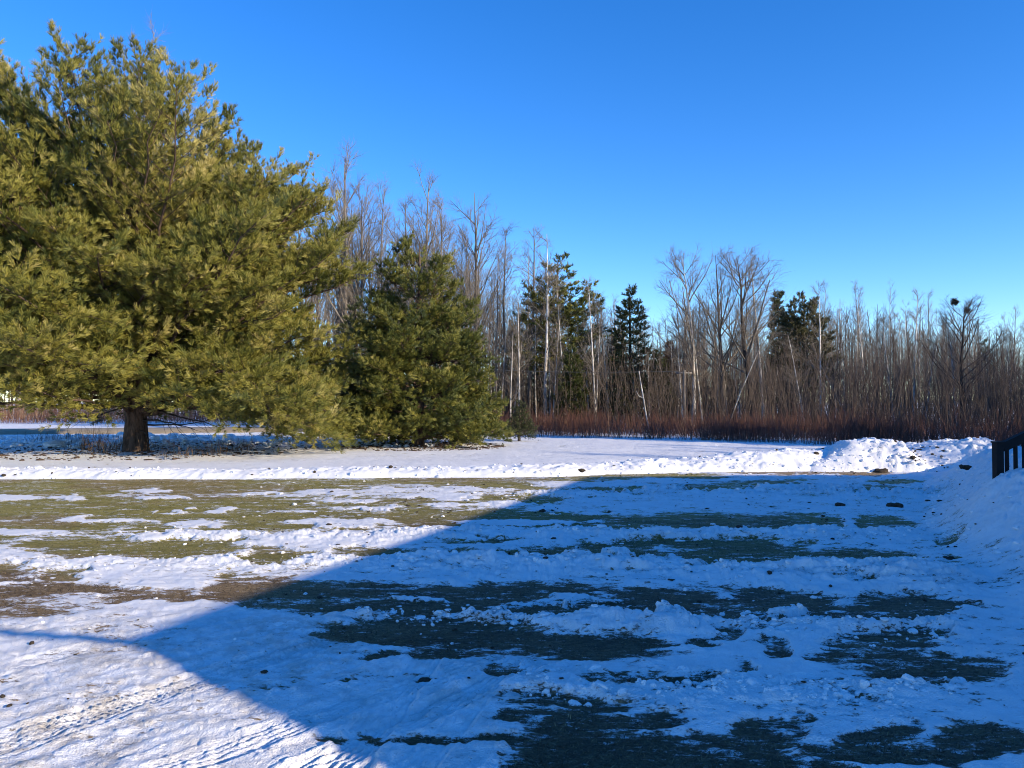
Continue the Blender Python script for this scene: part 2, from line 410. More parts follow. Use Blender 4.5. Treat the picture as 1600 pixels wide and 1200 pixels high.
def ground():
    fine = np.linspace(R(-43), R(43), 1180); coarse = np.linspace(R(43), R(317), 62)[1:-1]
    ang = np.concatenate([fine, coarse])
    s = np.concatenate([np.arange(470, 170, -1.05), np.arange(170, 60, -.5), np.arange(60, 22, -.5)])
    rad = np.concatenate([np.linspace(.3, 1307 / 470, 9)[:-1], 1307 / s, np.geomspace(61, 4500, 30)])
    A, D = np.meshgrid(ang, rad); x, y = D * np.sin(A), D * np.cos(A)
    z, b, t, dr, mu = ground_fields(x, y)
    n, m = x.shape; v = np.stack([x, y, z], -1).reshape(-1, 3)
    v = np.concatenate([v, [[0, 0, 0]]])
    i = np.arange(n * m).reshape(n, m); a, c = i[:-1], i[1:]
    q = np.stack([np.roll(a, -1, 1), a, c, np.roll(c, -1, 1)], -1)[:, :, ::-1].reshape(-1, 4)
    # orientation: make the normals point up
    q = q[:, ::-1]
    t0 = np.stack([np.full(m, n * m), np.arange(m), np.roll(np.arange(m), -1)], -1)[:, ::-1]
    mb = MB(); mb.add(v, q=q, t=t0)
    o = mb.build('ground', M['ground']); me = o.data
    for nm, val in (('bare', b), ('tan', t), ('dirt', dr), ('matted_shade', mu)):
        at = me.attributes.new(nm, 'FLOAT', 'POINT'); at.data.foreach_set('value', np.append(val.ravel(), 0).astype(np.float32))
    tag(o, kind='structure')
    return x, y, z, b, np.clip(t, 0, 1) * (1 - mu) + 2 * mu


GX, GY, GZ, GB, GT = ground()


def gz(x, y):
    z = ground_fields(np.atleast_1d(np.asarray(x, float)), np.atleast_1d(np.asarray(y, float)), True)[0]
    return float(z[0]) if np.ndim(x) == 0 else z


# ------------------------------------------------------------------ grass blades on the bare strips
def grass():
    rg = np.random.default_rng(3)
    sel = np.flatnonzero((GB.ravel() > .60) & (np.abs(np.arctan2(GX, GY)).ravel() < R(42)) & (GY.ravel() < 18) & (GY.ravel() > 2.6))
    pick = rg.choice(sel, min(len(sel), 260000), replace=False)
    p = np.stack([GX.ravel()[pick], GY.ravel()[pick], GZ.ravel()[pick] - .004], -1)
    n = len(p); p[:, :2] += rg.normal(0, .012, (n, 2))
    az = rg.normal(0, .9, n) + np.where(rg.random(n) < .5, 0, np.pi); el = np.abs(rg.normal(.16, .20, n)); L = rg.uniform(.015, .05, n)
    d = np.stack([np.cos(az) * np.cos(el), np.sin(az) * np.cos(el), np.sin(el)], -1) * L[:, None]
    w = norm(np.cross(d, [0, 0, 1.])) * (.0006 + .00032 * p[:, 1:2])
    mid = p + d * .55 + np.array([0, 0, .006])
    v = np.stack([p - w, p + w, mid + w * .7, mid - w * .7, p + d], 1)
    base = (np.arange(n) * 5)[:, None]
    gt = GT.ravel()[pick]; tint = np.where(gt < 1, np.clip(rg.normal(.27, .13, n), 0, .49) , np.clip(rg.normal(.68, .13, n), .53, 1)); tint = np.where((gt < 1) & (rg.random(n) < gt * .8), np.clip(rg.normal(.88, .06, n), .7, 1), tint)  # blades in the darkened turf take dark brown tints that deepen the shade
    mb = MB(); mb.add(v.reshape(-1, 3), q=base + np.array([[0, 1, 2, 3]]), t=base + np.array([[3, 2, 4]]), tint=np.repeat(tint, 5))
    tag(mb.build('grass', M['grass']), 'flattened dead grass showing in strips between the ploughed snow', kind='stuff')


grass()

# ------------------------------------------------------------------ lumps
ICO = None


def ico():
    global ICO
    if ICO is None:
        import bmesh
        bm = bmesh.new(); bmesh.ops.create_icosphere(bm, subdivisions=2, radius=1)
        bm.verts.ensure_lookup_table()
        ICO = (np.array([v.co[:] for v in bm.verts]), np.array([[v.index for v in f.verts] for f in bm.faces])); bm.free()
    return ICO


def lump_cloud(mb, pos, size, rg, flat=.7, rough=.22, tint=None):
    V, T = ico(); n = len(pos)
    ph = rg.uniform(0, 6.28, (n, 3)); fr = rg.uniform(1.5, 3.2, (n, 3))
    r = 1 + rough * (np.sin(V[None, :, 0] * fr[:, :1] + ph[:, :1]) + np.sin(V[None, :, 1] * fr[:, 1:2] + ph[:, 1:2]) + np.sin(V[None, :, 2] * fr[:, 2:] + ph[:, 2:])) + rg.normal(0, .11, (n, len(V)))
    sc = size[:, None] * rg.uniform(.7, 1.35, (n, 3)) * np.array([1, 1, flat])
    v = V[None] * r[:, :, None] * sc[:, None, :]
    a = rg.uniform(0, 6.28, n); ca, sa = np.cos(a)[:, None], np.sin(a)[:, None]
    v = np.stack([v[:, :, 0] * ca - v[:, :, 1] * sa, v[:, :, 0] * sa + v[:, :, 1] * ca, v[:, :, 2]], -1) + pos[:, None, :]
    mb.add(v.reshape(-1, 3), t=((np.arange(n) * len(V))[:, None, None] + T[None]).reshape(-1, 3), tint=np.repeat(np.zeros(n) if tint is None else tint, len(V)))


# ------------------------------------------------------------------ ploughed snow bank along the far edge of the lawn, and the big pile
def heightstrip(name, label, cat, line, width, hfun, res, seed, dirtiness=.1):
    line = np.array(line, float); seg = np.linalg.norm(np.diff(line, axis=0), axis=1); cum = np.concatenate([[0], np.cumsum(seg)])
    u = np.arange(0, cum[-1], res); w = np.arange(-width, width + res, res)
    cx, cy = np.interp(u, cum, line[:, 0]), np.interp(u, cum, line[:, 1])
    k = max(3, int(1.2 / res)); ker = np.ones(k) / k
    cx = np.convolve(np.pad(cx, k // 2, mode='edge'), ker, 'same')[k // 2:k // 2 + len(u)]; cy = np.convolve(np.pad(cy, k // 2, mode='edge'), ker, 'same')[k // 2:k // 2 + len(u)]
    tx, ty = np.gradient(cx), np.gradient(cy); l = np.hypot(tx, ty); nx, ny = -ty / l, tx / l
    U, W = np.meshgrid(u, w, indexing='ij')
    x = cx[:, None] + nx[:, None] * W; y = cy[:, None] + ny[:, None] * W
    h = hfun(U / cum[-1], W, x, y)
    z = ground_fields(x, y, False)[0] + h
    n, m = x.shape; i = np.arange(n * m).reshape(n, m)
    q = np.stack([i[:-1, :-1], i[1:, :-1], i[1:, 1:], i[:-1, 1:]], -1).reshape(-1, 4)
    mb = MB(); mb.add(np.stack([x, y, z], -1), q=q, tint=(dirtiness * smooth(-.1, .5, fbm(x * 1.5, y * 1.5, 3, seed))).ravel())
    tag(mb.build(name, M['snow']), label, cat)
    return x, y, z, h


def rub(x, y, s, a=1.):
    return a * (.13 * lumps(x * 3.2, y * 3.2, s, .5) + .09 * lumps(x * 6.5, y * 6.5, s + 10, .6) + .055 * lumps(x * 13, y * 13, s + 20, .6)) + .03 * fbm(x * 7, y * 7, 3, s + 30)


def bank_h(u, w, x, y):
    hh = np.interp(x, [-20, -4, 1, 4, 6.5, 8], [.14, .15, .17, .25, .45, .44]); wd = np.interp(x, [-20, 1, 7], [.75, .8, 1.05])
    base = hh * np.exp(-(np.abs(w + .12 * fbm(x * .8, y * .8, 2, 301)) / wd * 1.25) ** 2.6)
    e = smooth(.02, .10, base)
    return base * (1 + .25 * fbm(x * .9, y * .9, 3, 303)) + e * rub(x, y, 310, .27) - .06 * (1 - e)


BX, BY, BZ, BH = heightstrip('snow_bank', 'long low bank of crumbled ploughed snow along the far edge of the grass', 'snow bank',
                             [(-19, 17.75), (-8, 17.7), (0, 17.8), (2.6, 18.6), (5, 19.5), (7.2, 20.0), (8.6, 20.6)], 1.4, bank_h, .045, 300, .15)


def pile_h(u, w, x, y):
    cx = (x - 9.85) / 2.75; cy = (y - 20.4) / 1.6
    r = np.sqrt(cx ** 2 + cy ** 2) + .12 * fbm(x * .8, y * .8, 2, 401)
    xw = x + .25 * fbm(x * .9, y * .9, 2, 402) - .35 * (y - 20.4)
    base = np.interp(xw, [6.9, 7.55, 8.95, 10.1, 10.5, 11.5, 12.4, 13.2], [0, .03, .67, .67, .56, .68, .58, 0]) * smooth(1.25, .45, np.abs(cy) + .1 * fbm(x, y, 2, 406)) * (1 + .08 * fbm(x * .7, y * .7, 3, 403))
    notch = .20 * np.exp(-((x - 10.3) / .38) ** 2 - ((y - 19.4) / .6) ** 2)
    e = smooth(.02, .14, base)
    return np.maximum(base - notch, 0) + e * rub(x, y, 410, .45) * (.18 + .85 * np.interp(xw, [7, 7.6, 9.0, 9.4, 10.4, 10.8, 11.5, 11.9], [1, .15, .15, 1, 1, .2, .3, 1])) - .06 * (1 - e)


PX, PY, PZ, PH = heightstrip('snow_pile', 'biggest heap of thrown snow with dark soil in its notch', 'snow pile',
                             [(6.4, 20.4), (9.9, 20.4), (13.6, 20.4)], 2.2, pile_h, .04, 400, .25)


def chunks():
    rg = np.random.default_rng(9); mb = MB(); P = []
    S = []
    # loose lumps on the ploughed ridges of the lawn
    for cx, cy, hh, w in RIDGES:
        n = int((cx[-1] - cx[0]) * .30); c = rg.uniform(cx[0], cx[-1], n)
        x, y = to_ground(c, np.interp(c, cx, cy)); y2 = y + rg.normal(0, w * .42, n); x2 = x * y2 / y
        P.append(np.stack([x2, y2, gz(x2, y2) + .005], -1)); S.append((rg.gamma(1.6, .0065, n) + .004) * (.6 if cx[-1] < 900 else 1))
    x = rg.uniform(5, 9.5, 900); y = rg.uniform(6, 16, 900); k = x > np.interp(y, BANK_TOE[:, 1], BANK_TOE[:, 0]) + .1; P.append(np.stack([x[k], y[k], gz(x[k], y[k])], -1)); S.append(rg.gamma(1.6, .008, k.sum()) + .006)
    n = 900; x = rg.uniform(-5, 9, n); y = rg.uniform(5, 20, n); P.append(np.stack([x, y, gz(x, y)], -1)); S.append(rg.gamma(1.6, .006, n) + .004)
    for X, Y, Z, Hh, n, a in ((BX, BY, BZ, BH, 1300, .013), (PX, PY, PZ, PH, 800, .017)):
        k = rg.choice(np.flatnonzero(Hh.ravel() > .0), n); P.append(np.stack([X.ravel()[k], Y.ravel()[k], Z.ravel()[k]], -1)); S.append(rg.gamma(2, a * .6, n) + .012)
    P = np.concatenate(P); S = np.concatenate(S); S = np.minimum(S, np.where(P[:, 1] < 15, .034, .09)); P[:, 2] -= S * .35
    lump_cloud(mb, P, S, rg, .65, .3, rg.uniform(.0, .25, len(S)))
    tag(mb.build('snow', M['snow'], None, False), 'loose crumbs and clods of snow along the ploughed ridges', kind='stuff')
    # dark crumbs of soil and plant litter
    mb = MB(); n = 1000; x = rg.uniform(-4, 8.5, n); y = 4 + 16 * rg.random(n) ** .8
    m = 260; x = np.append(x, rg.normal(9.3, 1.2, m)); y = np.append(y, 18.9 + rg.normal(0, .2, m)); n += m
    lump_cloud(mb, np.stack([x, y, gz(x, y) + .006], -1), np.minimum(rg.gamma(1.3, .0055, n) + .003, .0035 * y), rg, .5)
    k = rg.choice(np.flatnonzero((BH.ravel() > .05)), 90); lump_cloud(mb, np.stack([BX.ravel()[k], BY.ravel()[k], BZ.ravel()[k] + .02], -1), rg.gamma(1.4, .010, 90) + .006, rg, .5)
    k = rg.choice(np.flatnonzero((PH.ravel() > .05) & (np.abs(PX.ravel() - 10.3) < .5) & (PY.ravel() < 20)), 50); lump_cloud(mb, np.stack([PX.ravel()[k], PY.ravel()[k], PZ.ravel()[k] + .005], -1), rg.gamma(1.6, .011, 50) + .007, rg, .6)
    tag(mb.build('debris', M['soil']), 'dark crumbs of soil and litter sprinkled on the snow', kind='stuff')


chunks()


def clod(px, py, size, label, lift=None, group=None):
    x, y = map(float, to_ground(px, py)); rg = np.random.default_rng(int(px * 7 + py))
    z = lift if lift is not None else gz(x, y)
    if lift is not None:
        y = float(np.interp(lift, [0, H], [y, 0])); x = (px - 800) / F * y
    mb = MB(); k = 5; off = rg.normal(0, size * .45, (k, 3)) * np.array([1.3, .7, .25]); off[0] = 0
    lump_cloud(mb, off, size * rg.uniform(.45, .9, k), rg, .6)
    o = mb.build('soil_clod', M['soil']); o.location = (x, y, z + size * .15)
    tag(o, label, 'soil clod', group)


clod(1312, 792, .07, 'dark clod on the shaded ridge, left of the other clod behind the shovel-wide snow gap')
clod(1400, 793, .075, 'dark clod on the shaded ridge near the foot of the right bank')
clod(1380, 738, .13, 'large round dark clod at the foot of the snow pile')
clod(645, 743, .12, 'dark mound of soil in front of the snow bank below the middle pine', .02)
clod(797, 743, .10, 'dark mound of soil in front of the snow bank below the small dark spruce', .02)
clod(905, 735, .07, 'tan clod lying on top of the sunlit snow bank', .22)
clod(850, 801, .06, 'dark clod at the edge of the upper shaded grass strip')
clod(1487, 876, .055, 'dark tuft of turf lying alone on the shaded right bank')
clod(663, 1063, .022, 'smallest clod on the shaded packed snow of the drive')
clod(1505, 731, .06, 'small dark clod high on the shaded bank beside the railing', .6)

# ------------------------------------------------------------------ road beyond the pine
def road():
    mb = MB(); line = np.array([(-95, 38.5), (-45, 42.5), (-30, 44.5), (-14, 49), (0, 60), (6, 70), (9, 80), (12, 110)], float)
    t = np.linspace(0, len(line) - 1, 120); c = np.stack([np.interp(t, np.arange(len(line)), line[:, k]) for k in (0, 1)], -1)
    for _ in range(6): c[1:-1] = (c[:-2] + 2 * c[1:-1] + c[2:]) / 4
    d = norm(np.gradient(c, axis=0)); nrm = np.stack([-d[:, 1], d[:, 0]], -1)
    prof = [(-3.4, -.15), (-2.9, .06), (0, .10), (2.9, .06), (3.4, -.15)]
    v = np.stack([np.concatenate([c + nrm * o, np.full((len(c), 1), z)], 1) for o, z in prof], 1)
    i = np.arange(v.shape[0] * 5).reshape(-1, 5)
    mb.add(v.reshape(-1, 3), q=np.stack([i[:-1, :-1], i[1:, :-1], i[1:, 1:], i[:-1, 1:]], -1).reshape(-1, 4)[:, ::-1])
    tag(mb.build('road', M['road']), kind='structure')


road()

# ------------------------------------------------------------------ conifers
def conifer(Ht, prof, nl, seed, trunk_r, rmul=(.7, 1.05), e_lo=4., e_hi=58., zmin=.4, sec=4.0, sec_len=.30, twig_gap=.20, twig_len=(.25, .52),
            tuft=(.13, .22), ntuft=2, blades=18, width=.0078, low_attach=1.6, droop=.0, t_in=.16, vs=.28, clus=0, cz=.4, open_side=False, extra=(), azw=None, tint0=.5, lean=(0, 0), squash=.0, zpow=1.0):
    rg = np.random.default_rng(seed)
    wood, leaf = MB(), MB()
    zz = np.linspace(0, Ht, 14); tr = trunk_r * (1 - zz / Ht) ** .8 + .015; tr[0] *= 1.25
    tp = np.stack([lean[0] * (zz / Ht) ** 1.5 + .04 * np.sin(zz * .9), lean[1] * (zz / Ht) ** 1.5 + .04 * np.cos(zz * .7), zz], -1); tp[0, 2] = -.3
    tubes(wood, tp[None], tr[None], 12)
    zs = np.linspace(0, Ht, 200); pr = np.array([max(prof(z, 0), .05) for z in zs]); cdf = np.cumsum(pr ** 1.25 * (zs > zmin) * (.35 + (zs / Ht) ** zpow)); cdf /= cdf[-1]
    us = (np.arange(nl) + rg.random(nl)) / nl; zt = np.interp(us, cdf, zs)
    az = (np.arange(nl) * 2.39996 + rg.normal(0, .35, nl))
    if clus:                                        # boughs in clumps with dark gaps between them
        nc = nl // clus; us = (np.arange(nc) + rg.random(nc)) / nc
        zt = np.repeat(np.interp(us, cdf, zs), clus) + rg.normal(0, cz, nc * clus); az = np.repeat(np.arange(nc) * 2.39996 + rg.normal(0, .3, nc), clus) + rg.normal(0, .19, nc * clus)
        zt = np.clip(zt, zmin, Ht * .985); nl = nc * clus
    if open_side: zt = np.where((zt < 3.2) & (np.cos(az) < -.45), zt + 1.8, np.where((zt < 1.7) & (np.cos(az) < .1), zt + 1.1, zt))
    fix = [None] * nl + [e[2] for e in extra]; az = np.append(az, [e[0] for e in extra]); zt = np.append(zt, [e[1] for e in extra]); nl += len(extra)
    LP, LR = [], []
    for i in range(nl):
        a, z1 = az[i], zt[i]; f = z1 / Ht
        Rr = prof(z1, a) * rg.uniform(*rmul)
        if fix[i]: Rr = fix[i]
        e = R(e_lo + (e_hi - e_lo) * f ** 1.6 + rg.normal(0, 4))
        z0 = min(max(z1 - Rr * math.tan(e), low_attach * (.6 + .8 * rg.random())), Ht * .93)
        o = np.array([np.interp(z0, zz, tp[:, 0]), np.interp(z0, zz, tp[:, 1]), z0]); c, s = math.cos(a), math.sin(a)
        tip = np.array([c * Rr + lean[0] * f ** 1.5, s * Rr + lean[1] * f ** 1.5, z1])
        sag = .12 * Rr * (1 - f) if z1 >= z0 else .22 * Rr
        mid = (o + tip) / 2 + np.array([rg.normal(0, .07 * Rr), rg.normal(0, .07 * Rr), (sag if z1 < z0 else -.045 * Rr) ])
        t = np.linspace(0, 1, 10)[:, None]
        P = (1 - t) ** 2 * o + 2 * t * (1 - t) * mid + t * t * tip
        P[1:] += rg.normal(0, .025 * Rr ** .5, (9, 3)); LP.append(P)
        LR.append((.010 + .0115 * Rr) * (1 - .88 * t[:, 0]) * (1 if Rr > .4 else .6))
    LP, LR = np.array(LP), np.array(LR)
    tubes(wood, LP, LR, 6)
    # secondaries
    Ln = np.linalg.norm(LP[:, -1] - LP[:, 0], axis=1)
    cnt = np.maximum((Ln * sec).astype(int), 5)
    par = np.repeat(np.arange(nl), cnt); n = len(par)
    k_in = np.arange(n) - np.repeat(np.cumsum(cnt) - cnt, cnt)
    t = t_in + (1 - t_in) * ((k_in + rg.random(n)) / cnt[par]) ** .8; t = np.minimum(t, 1)
    p, T, _ = sample(LP, LR, par, t)
    side = np.where(k_in % 2 == 0, 1., -1.); hz = norm(np.cross(T, [0, 0, 1.]))
    ang = R(1) * rg.uniform(32, 70, n); upn = norm(np.cross(hz, T))
    d = norm(np.cos(ang)[:, None] * T + np.sin(ang)[:, None] * side[:, None] * hz + (rg.normal(.10, vs, n) - droop)[:, None] * upn)
    L = (sec_len * Ln[par] * np.sin(np.clip(t, 0, 1) * np.pi * .62 + .55) * (1.12 - t * .75) + .18) * rg.uniform(.55, 1.2, n)
    f2 = p[:, 2] / Ht
    SP = grow(p, d, L, 5, rg, .10, .05); SP[:, 1:, 2] += (f2 * .10 * L)[:, None] * np.linspace(.25, 1, 4)[None] ** 2
    SR = np.linspace(1, .25, 5)[None] * (.005 + .007 * L)[:, None]
    tubes(wood, SP, SR, 3)
    SP = np.concatenate([SP, LP[:, 5:10]]); SR = np.concatenate([SR, LR[:, 5:10]]); L = np.concatenate([L, Ln * .5])
    stint = np.concatenate([rg.normal(0, .10, nl)[par] + rg.normal(0, .11, n), rg.normal(0, .10, nl)])
    # twigs
    cnt = np.maximum((L / twig_gap * 2).astype(int), 3); par = np.repeat(np.arange(len(L)), cnt); n = len(par)
    t = .12 + .88 * rg.random(n) ** .8; p, T, _ = sample(SP, SR, par, t)
    hz = norm(np.cross(T, [0, 0, 1.])); sd = np.where(rg.random(n) < .5, 1., -1.); ang = rg.uniform(R(15), R(65), n)
    f2 = np.clip(p[:, 2] / Ht, 0, 1)
    d = norm(np.cos(ang)[:, None] * T + np.sin(ang)[:, None] * sd[:, None] * hz + (rg.normal(.16, .32, n) - droop + .9 * f2 ** 2.5)[:, None] * np.array([0, 0, 1.]))
    L2 = rg.uniform(*twig_len, n) * (1 - .25 * f2)
    ttint = stint[par] + rg.normal(0, .09, n)
    # tufts of needles along each twig
    tt = np.linspace(.55 if ntuft == 2 else .4, 1, ntuft); pos = (p[:, None] + d[:, None] * (L2[:, None] * tt[None])[:, :, None] + rg.normal(0, .02, (n, ntuft, 3))).reshape(-1, 3)
    dd = np.repeat(d, ntuft, 0); dd = norm(dd + rg.normal(0, .25, dd.shape) + np.array([0, 0, .22])); N = len(pos)
    B = blades; U = norm(np.cross(dd, rg.normal(size=(N, 3)))); V = np.cross(dd, U)
    a = (np.arange(B) / B * 2 * np.pi)[None] + rg.uniform(0, 6.28, (N, 1)) + rg.normal(0, .3, (N, B)); sp = rg.uniform(.10, .72, (N, B))
    nd_ = np.cos(sp)[..., None] * dd[:, None] + np.sin(sp)[..., None] * (np.cos(a)[..., None] * U[:, None] + np.sin(a)[..., None] * V[:, None])
    ln = rg.uniform(*tuft, (N, B)); tip = pos[:, None] + nd_ * ln[..., None]
    w = norm(np.cross(nd_, rg.normal(size=(N, B, 3)))) * width
    base = pos[:, None] + nd_ * .01
    v = np.stack([base - w * .8, base + w * .8, base * .4 + tip * .6 + w, tip, base * .4 + tip * .6 - w][0:2] + [tip + w * .45, tip - w * .45][0:2], 2)
    ti = np.clip(tint0 + np.repeat(np.repeat(ttint, ntuft), B) + rg.normal(0, .06, N * B), 0, 1)
    q = (np.arange(N * B) * 4)[:, None] + np.array([[0, 1, 2, 3]])
    leaf.add(v.reshape(-1, 3), q=q, tint=np.repeat(ti, 4))
    return wood, leaf


def interp_prof(pts, wob=.0, k=3, s=0):
    z, r = np.array([p[0] for p in pts]), np.array([p[1] for p in pts])
    def f(zz, a):
        base = np.interp(zz, z, r)
        return float(base * (1 + wob * math.sin(k * a + 1.3 * zz + s) + wob * .6 * math.sin((k + 2) * a - .8 * zz + 2 * s)))
    return f


def tree_at(name, label, px, d, group=None, rz=0, cat='tree', s=1.0, z=None):
    x = (px - 800) / F * d
    o = thing(name, label, cat, (x, d, gz(x, d) if z is None else z), rz, group); o.scale = (s, s, s)
    return o


def px_h(y, d): return (HY - y) / F * d + H


D1 = 26.5
zr = lambda y: px_h(y, D1)
big = interp_prof([(0, 5.2), (.6, 7.2), (zr(640), 7.8), (zr(560), 8.0), (zr(480), 7.5), (zr(390), 7.7), (zr(300), 7.3), (zr(230), 6.8), (zr(180), 5.8), (zr(150), 4.3), (zr(128), 2.9), (zr(112), 1.4)], .07, 3, .7)
w, l = conifer(zr(122), big, 192, 11, .36, rmul=(.70, 1.04), zmin=.5, sec=4.2, sec_len=.30, low_attach=1.75, lean=(-.9, 0), tint0=.55, zpow=.3, open_side=True, extra=[(1.57, 5.0, 6.2), (1.2, 5.6, 6.), (1.9, 4.4, 6.4), (1.4, 6.2, 5.4), (-1.57, 5.0, 6.2), (-1.25, 5.9, 5.8), (-1.9, 5.6, 6.0), (-1.5, 6.6, 5.2), (-.45, .9, 7.6), (-.28, .35, 7.2), (-.15, 1.2, 7.4), (-.05, .5, 7.0), (.12, .7, 7.2), (.25, 1.4, 7.4), (-.6, 1.3, 7.4), (-.35, .5, 6.2), (0., .9, 6.6), (.2, .4, 6.8), (-.75, 1.0, 6.6)], t_in=.14, vs=.26, clus=4, cz=.34)
pine = tree_at('pine_tree', 'largest tree, a broad spreading old pine with sunlit olive green needles', 212, D1)
w.build('trunk', M['pine_bark'], pine); l.build('crown', M['needles'], pine, False)

D2 = 29.5
zr2 = lambda y: px_h(y, D2)
mid = interp_prof([(0, 2.9), (.5, 3.2), (zr2(640), 3.1), (zr2(560), 2.75), (zr2(480), 2.0), (zr2(420), 1.4), (zr2(385), .95), (zr2(352), .4)], .10, 2, 2.1)
w, l = conifer(zr2(378), mid, 156, 23, .20, rmul=(.66, 1.05), t_in=.25, vs=.30, clus=3, cz=.25, zmin=.12, sec=5.2, sec_len=.30, twig_gap=.17, twig_len=(.2, .40), tuft=(.11, .18), low_attach=.45, tint0=.47, e_hi=50, zpow=.05)
pine2 = tree_at('pine_tree', 'medium rounded pine standing between the largest pine and the bare woods', 655, D2, rz=1.1)
w.build('trunk', M['pine_bark'], pine2); l.build('crown', M['needles'], pine2, False)

w, l = conifer(1.75, interp_prof([(0, .65), (.3, .72), (.9, .45), (1.75, .05)], .08), 46, 5, .05, zmin=.08, sec=9, sec_len=.32, twig_gap=.09, twig_len=(.08, .16), tuft=(.04, .07), blades=5, width=.010, low_attach=.15, e_lo=-5, e_hi=40, tint0=.15)
sp = tree_at('spruce_tree', 'smallest evergreen, a knee to waist high dark spruce beside the medium pine', 811, 33.5)
w.build('trunk', M['dark'], sp); l.build('crown', M['dark_needles'], sp, False)

FAR = dict(twig_gap=.26, twig_len=(.25, .5), ntuft=3, blades=6, width=.022, tuft=(.14, .26))
w, l = conifer(14, interp_prof([(0, .3), (2.5, .5), (5, 2.6), (8, 2.7), (11, 1.9), (13, .9), (14, .2)], .22, 2, 1.), 92, 31, .22, rmul=(.5, 1.1), zmin=3.0, sec=3.2, e_lo=4, e_hi=35, tint0=.42, **FAR)
WP = (w.mesh('trunk', M['grey']), l.mesh('crown', M['needles'], False))
w, l = conifer(12, interp_prof([(0, .3), (3, 1.2), (6, 2.5), (9, 2.3), (11, 1.5), (12, .5)], .16, 2, 1.), 96, 33, .2, rmul=(.6, 1.08), zmin=3, sec=3.2, e_lo=8, e_hi=50, tint0=.40, **FAR)
RP = (w.mesh('trunk', M['grey']), l.mesh('crown', M['dull'], False))
w, l = conifer(12, interp_prof([(0, 2.2), (2, 2.3), (6, 1.7), (10, .8), (12, .1)], .1, 3, 2.), 90, 37, .16, rmul=(.6, 1.05), zmin=.8, sec=3., e_lo=-8, e_hi=40, tint0=.4, low_attach=.8, **FAR)
HM = (w.mesh('trunk', M['dark']), l.mesh('crown', M['dark_needles'], False))
w, l = conifer(8, interp_prof([(0, 1.4), (1.5, 1.7), (4, 1.4), (7, .6), (8, .1)], .1, 3, 2.), 80, 41, .12, rmul=(.6, 1.05), zmin=.4, sec=3.4, e_lo=10, e_hi=50, tint0=.5, low_attach=.4, **FAR)
CD = (w.mesh('trunk', M['grey']), l.mesh('crown', M['cedar'], False)); CR = (CD[0], CD[1].copy()); CR[1].materials[0] = M['rust']
w, l = conifer(11, interp_prof([(0, 1.1), (3, 1.2), (7, .75), (10, .3), (11, .05)], .1, 3, 2.), 90, 43, .12, rmul=(.6, 1.05), zmin=.8, sec=3.4, e_lo=-12, e_hi=30, tint0=.3, low_attach=.6, **FAR)
SPR = (w.mesh('trunk', M['dark']), l.mesh('crown', M['dark_needles'], False))


def place(meshes, h0, name, label, px, d, top, group=None, rz=0., lean=0., sx=1.):
    o = tree_at(name, label, px, d, group, rz, 'tree', px_h(top, d) / h0, z=0.); o.scale = (o.scale[0] * sx, o.scale[1] * sx, o.scale[2])
    o.rotation_euler = (0, lean, rz)
    for nm, me in zip(('trunk', 'crown'), meshes): link(nm, me, o)
    return o


place(WP, 14, 'pine_tree', 'tall thin pine with layered see-through boughs among the pale trunks', 872, 50, 396, rz=.4, sx=1.35)
place(RP, 12, 'pine_tree', 'dark round-topped pine in the woods beyond the snow pile', 1258, 49, 460, rz=2.4, sx=1.1)
place(HM, 12, 'hemlock_tree', 'dark pointed evergreen just beside the slim white birch in the woods', 985, 49, 446, rz=.9, sx=1.25)
place(SPR, 11, 'spruce_tree', 'narrow dark spire of spruce next to the big forked bare tree', 1217, 58, 452, rz=.2)
place(CD, 8, 'cedar_tree', 'low bright green cedar at the foot of the tall thin pine', 893, 45.5, 540, rz=.1)
place(CD, 8, 'cedar_tree', 'yellow green cedar low down beside the leaning broken birch', 1030, 51, 548, rz=1.7)
place(CR, 8, 'cedar_tree', 'rust brown cedar in the woods beside the tall white aspen', 1048, 53, 535, rz=2.9)
place(HM, 12, 'hemlock_tree', 'dark evergreen half hidden between the medium pine and the far pale trunks', 800, 60, 500, rz=3.9, sx=.8)
place(HM, 12, 'hemlock_tree', 'small dark evergreen peeping above the woods behind the tree with two nests', 1540, 66, 530, rz=5., sx=.9)
place(HM, 12, 'hemlock_tree', 'low dark evergreen deep in the shade between the green cedar and the white birch', 925, 56, 545, rz=1.2, sx=1.7)
place(HM, 12, 'hemlock_tree', 'low dark evergreen deep in the shade left of the tall thin pine', 838, 54, 560, rz=2.2, sx=1.7)
place(CD, 8, 'cedar_tree', 'dull green cedar in the shade between the tall white aspen and the forked tree', 1128, 58, 575, rz=4.2, sx=1.5)
place(HM, 12, 'hemlock_tree', 'dark evergreen standing in the gap between the two nearer pines', 555, 46, 470, rz=.6, sx=1.5)

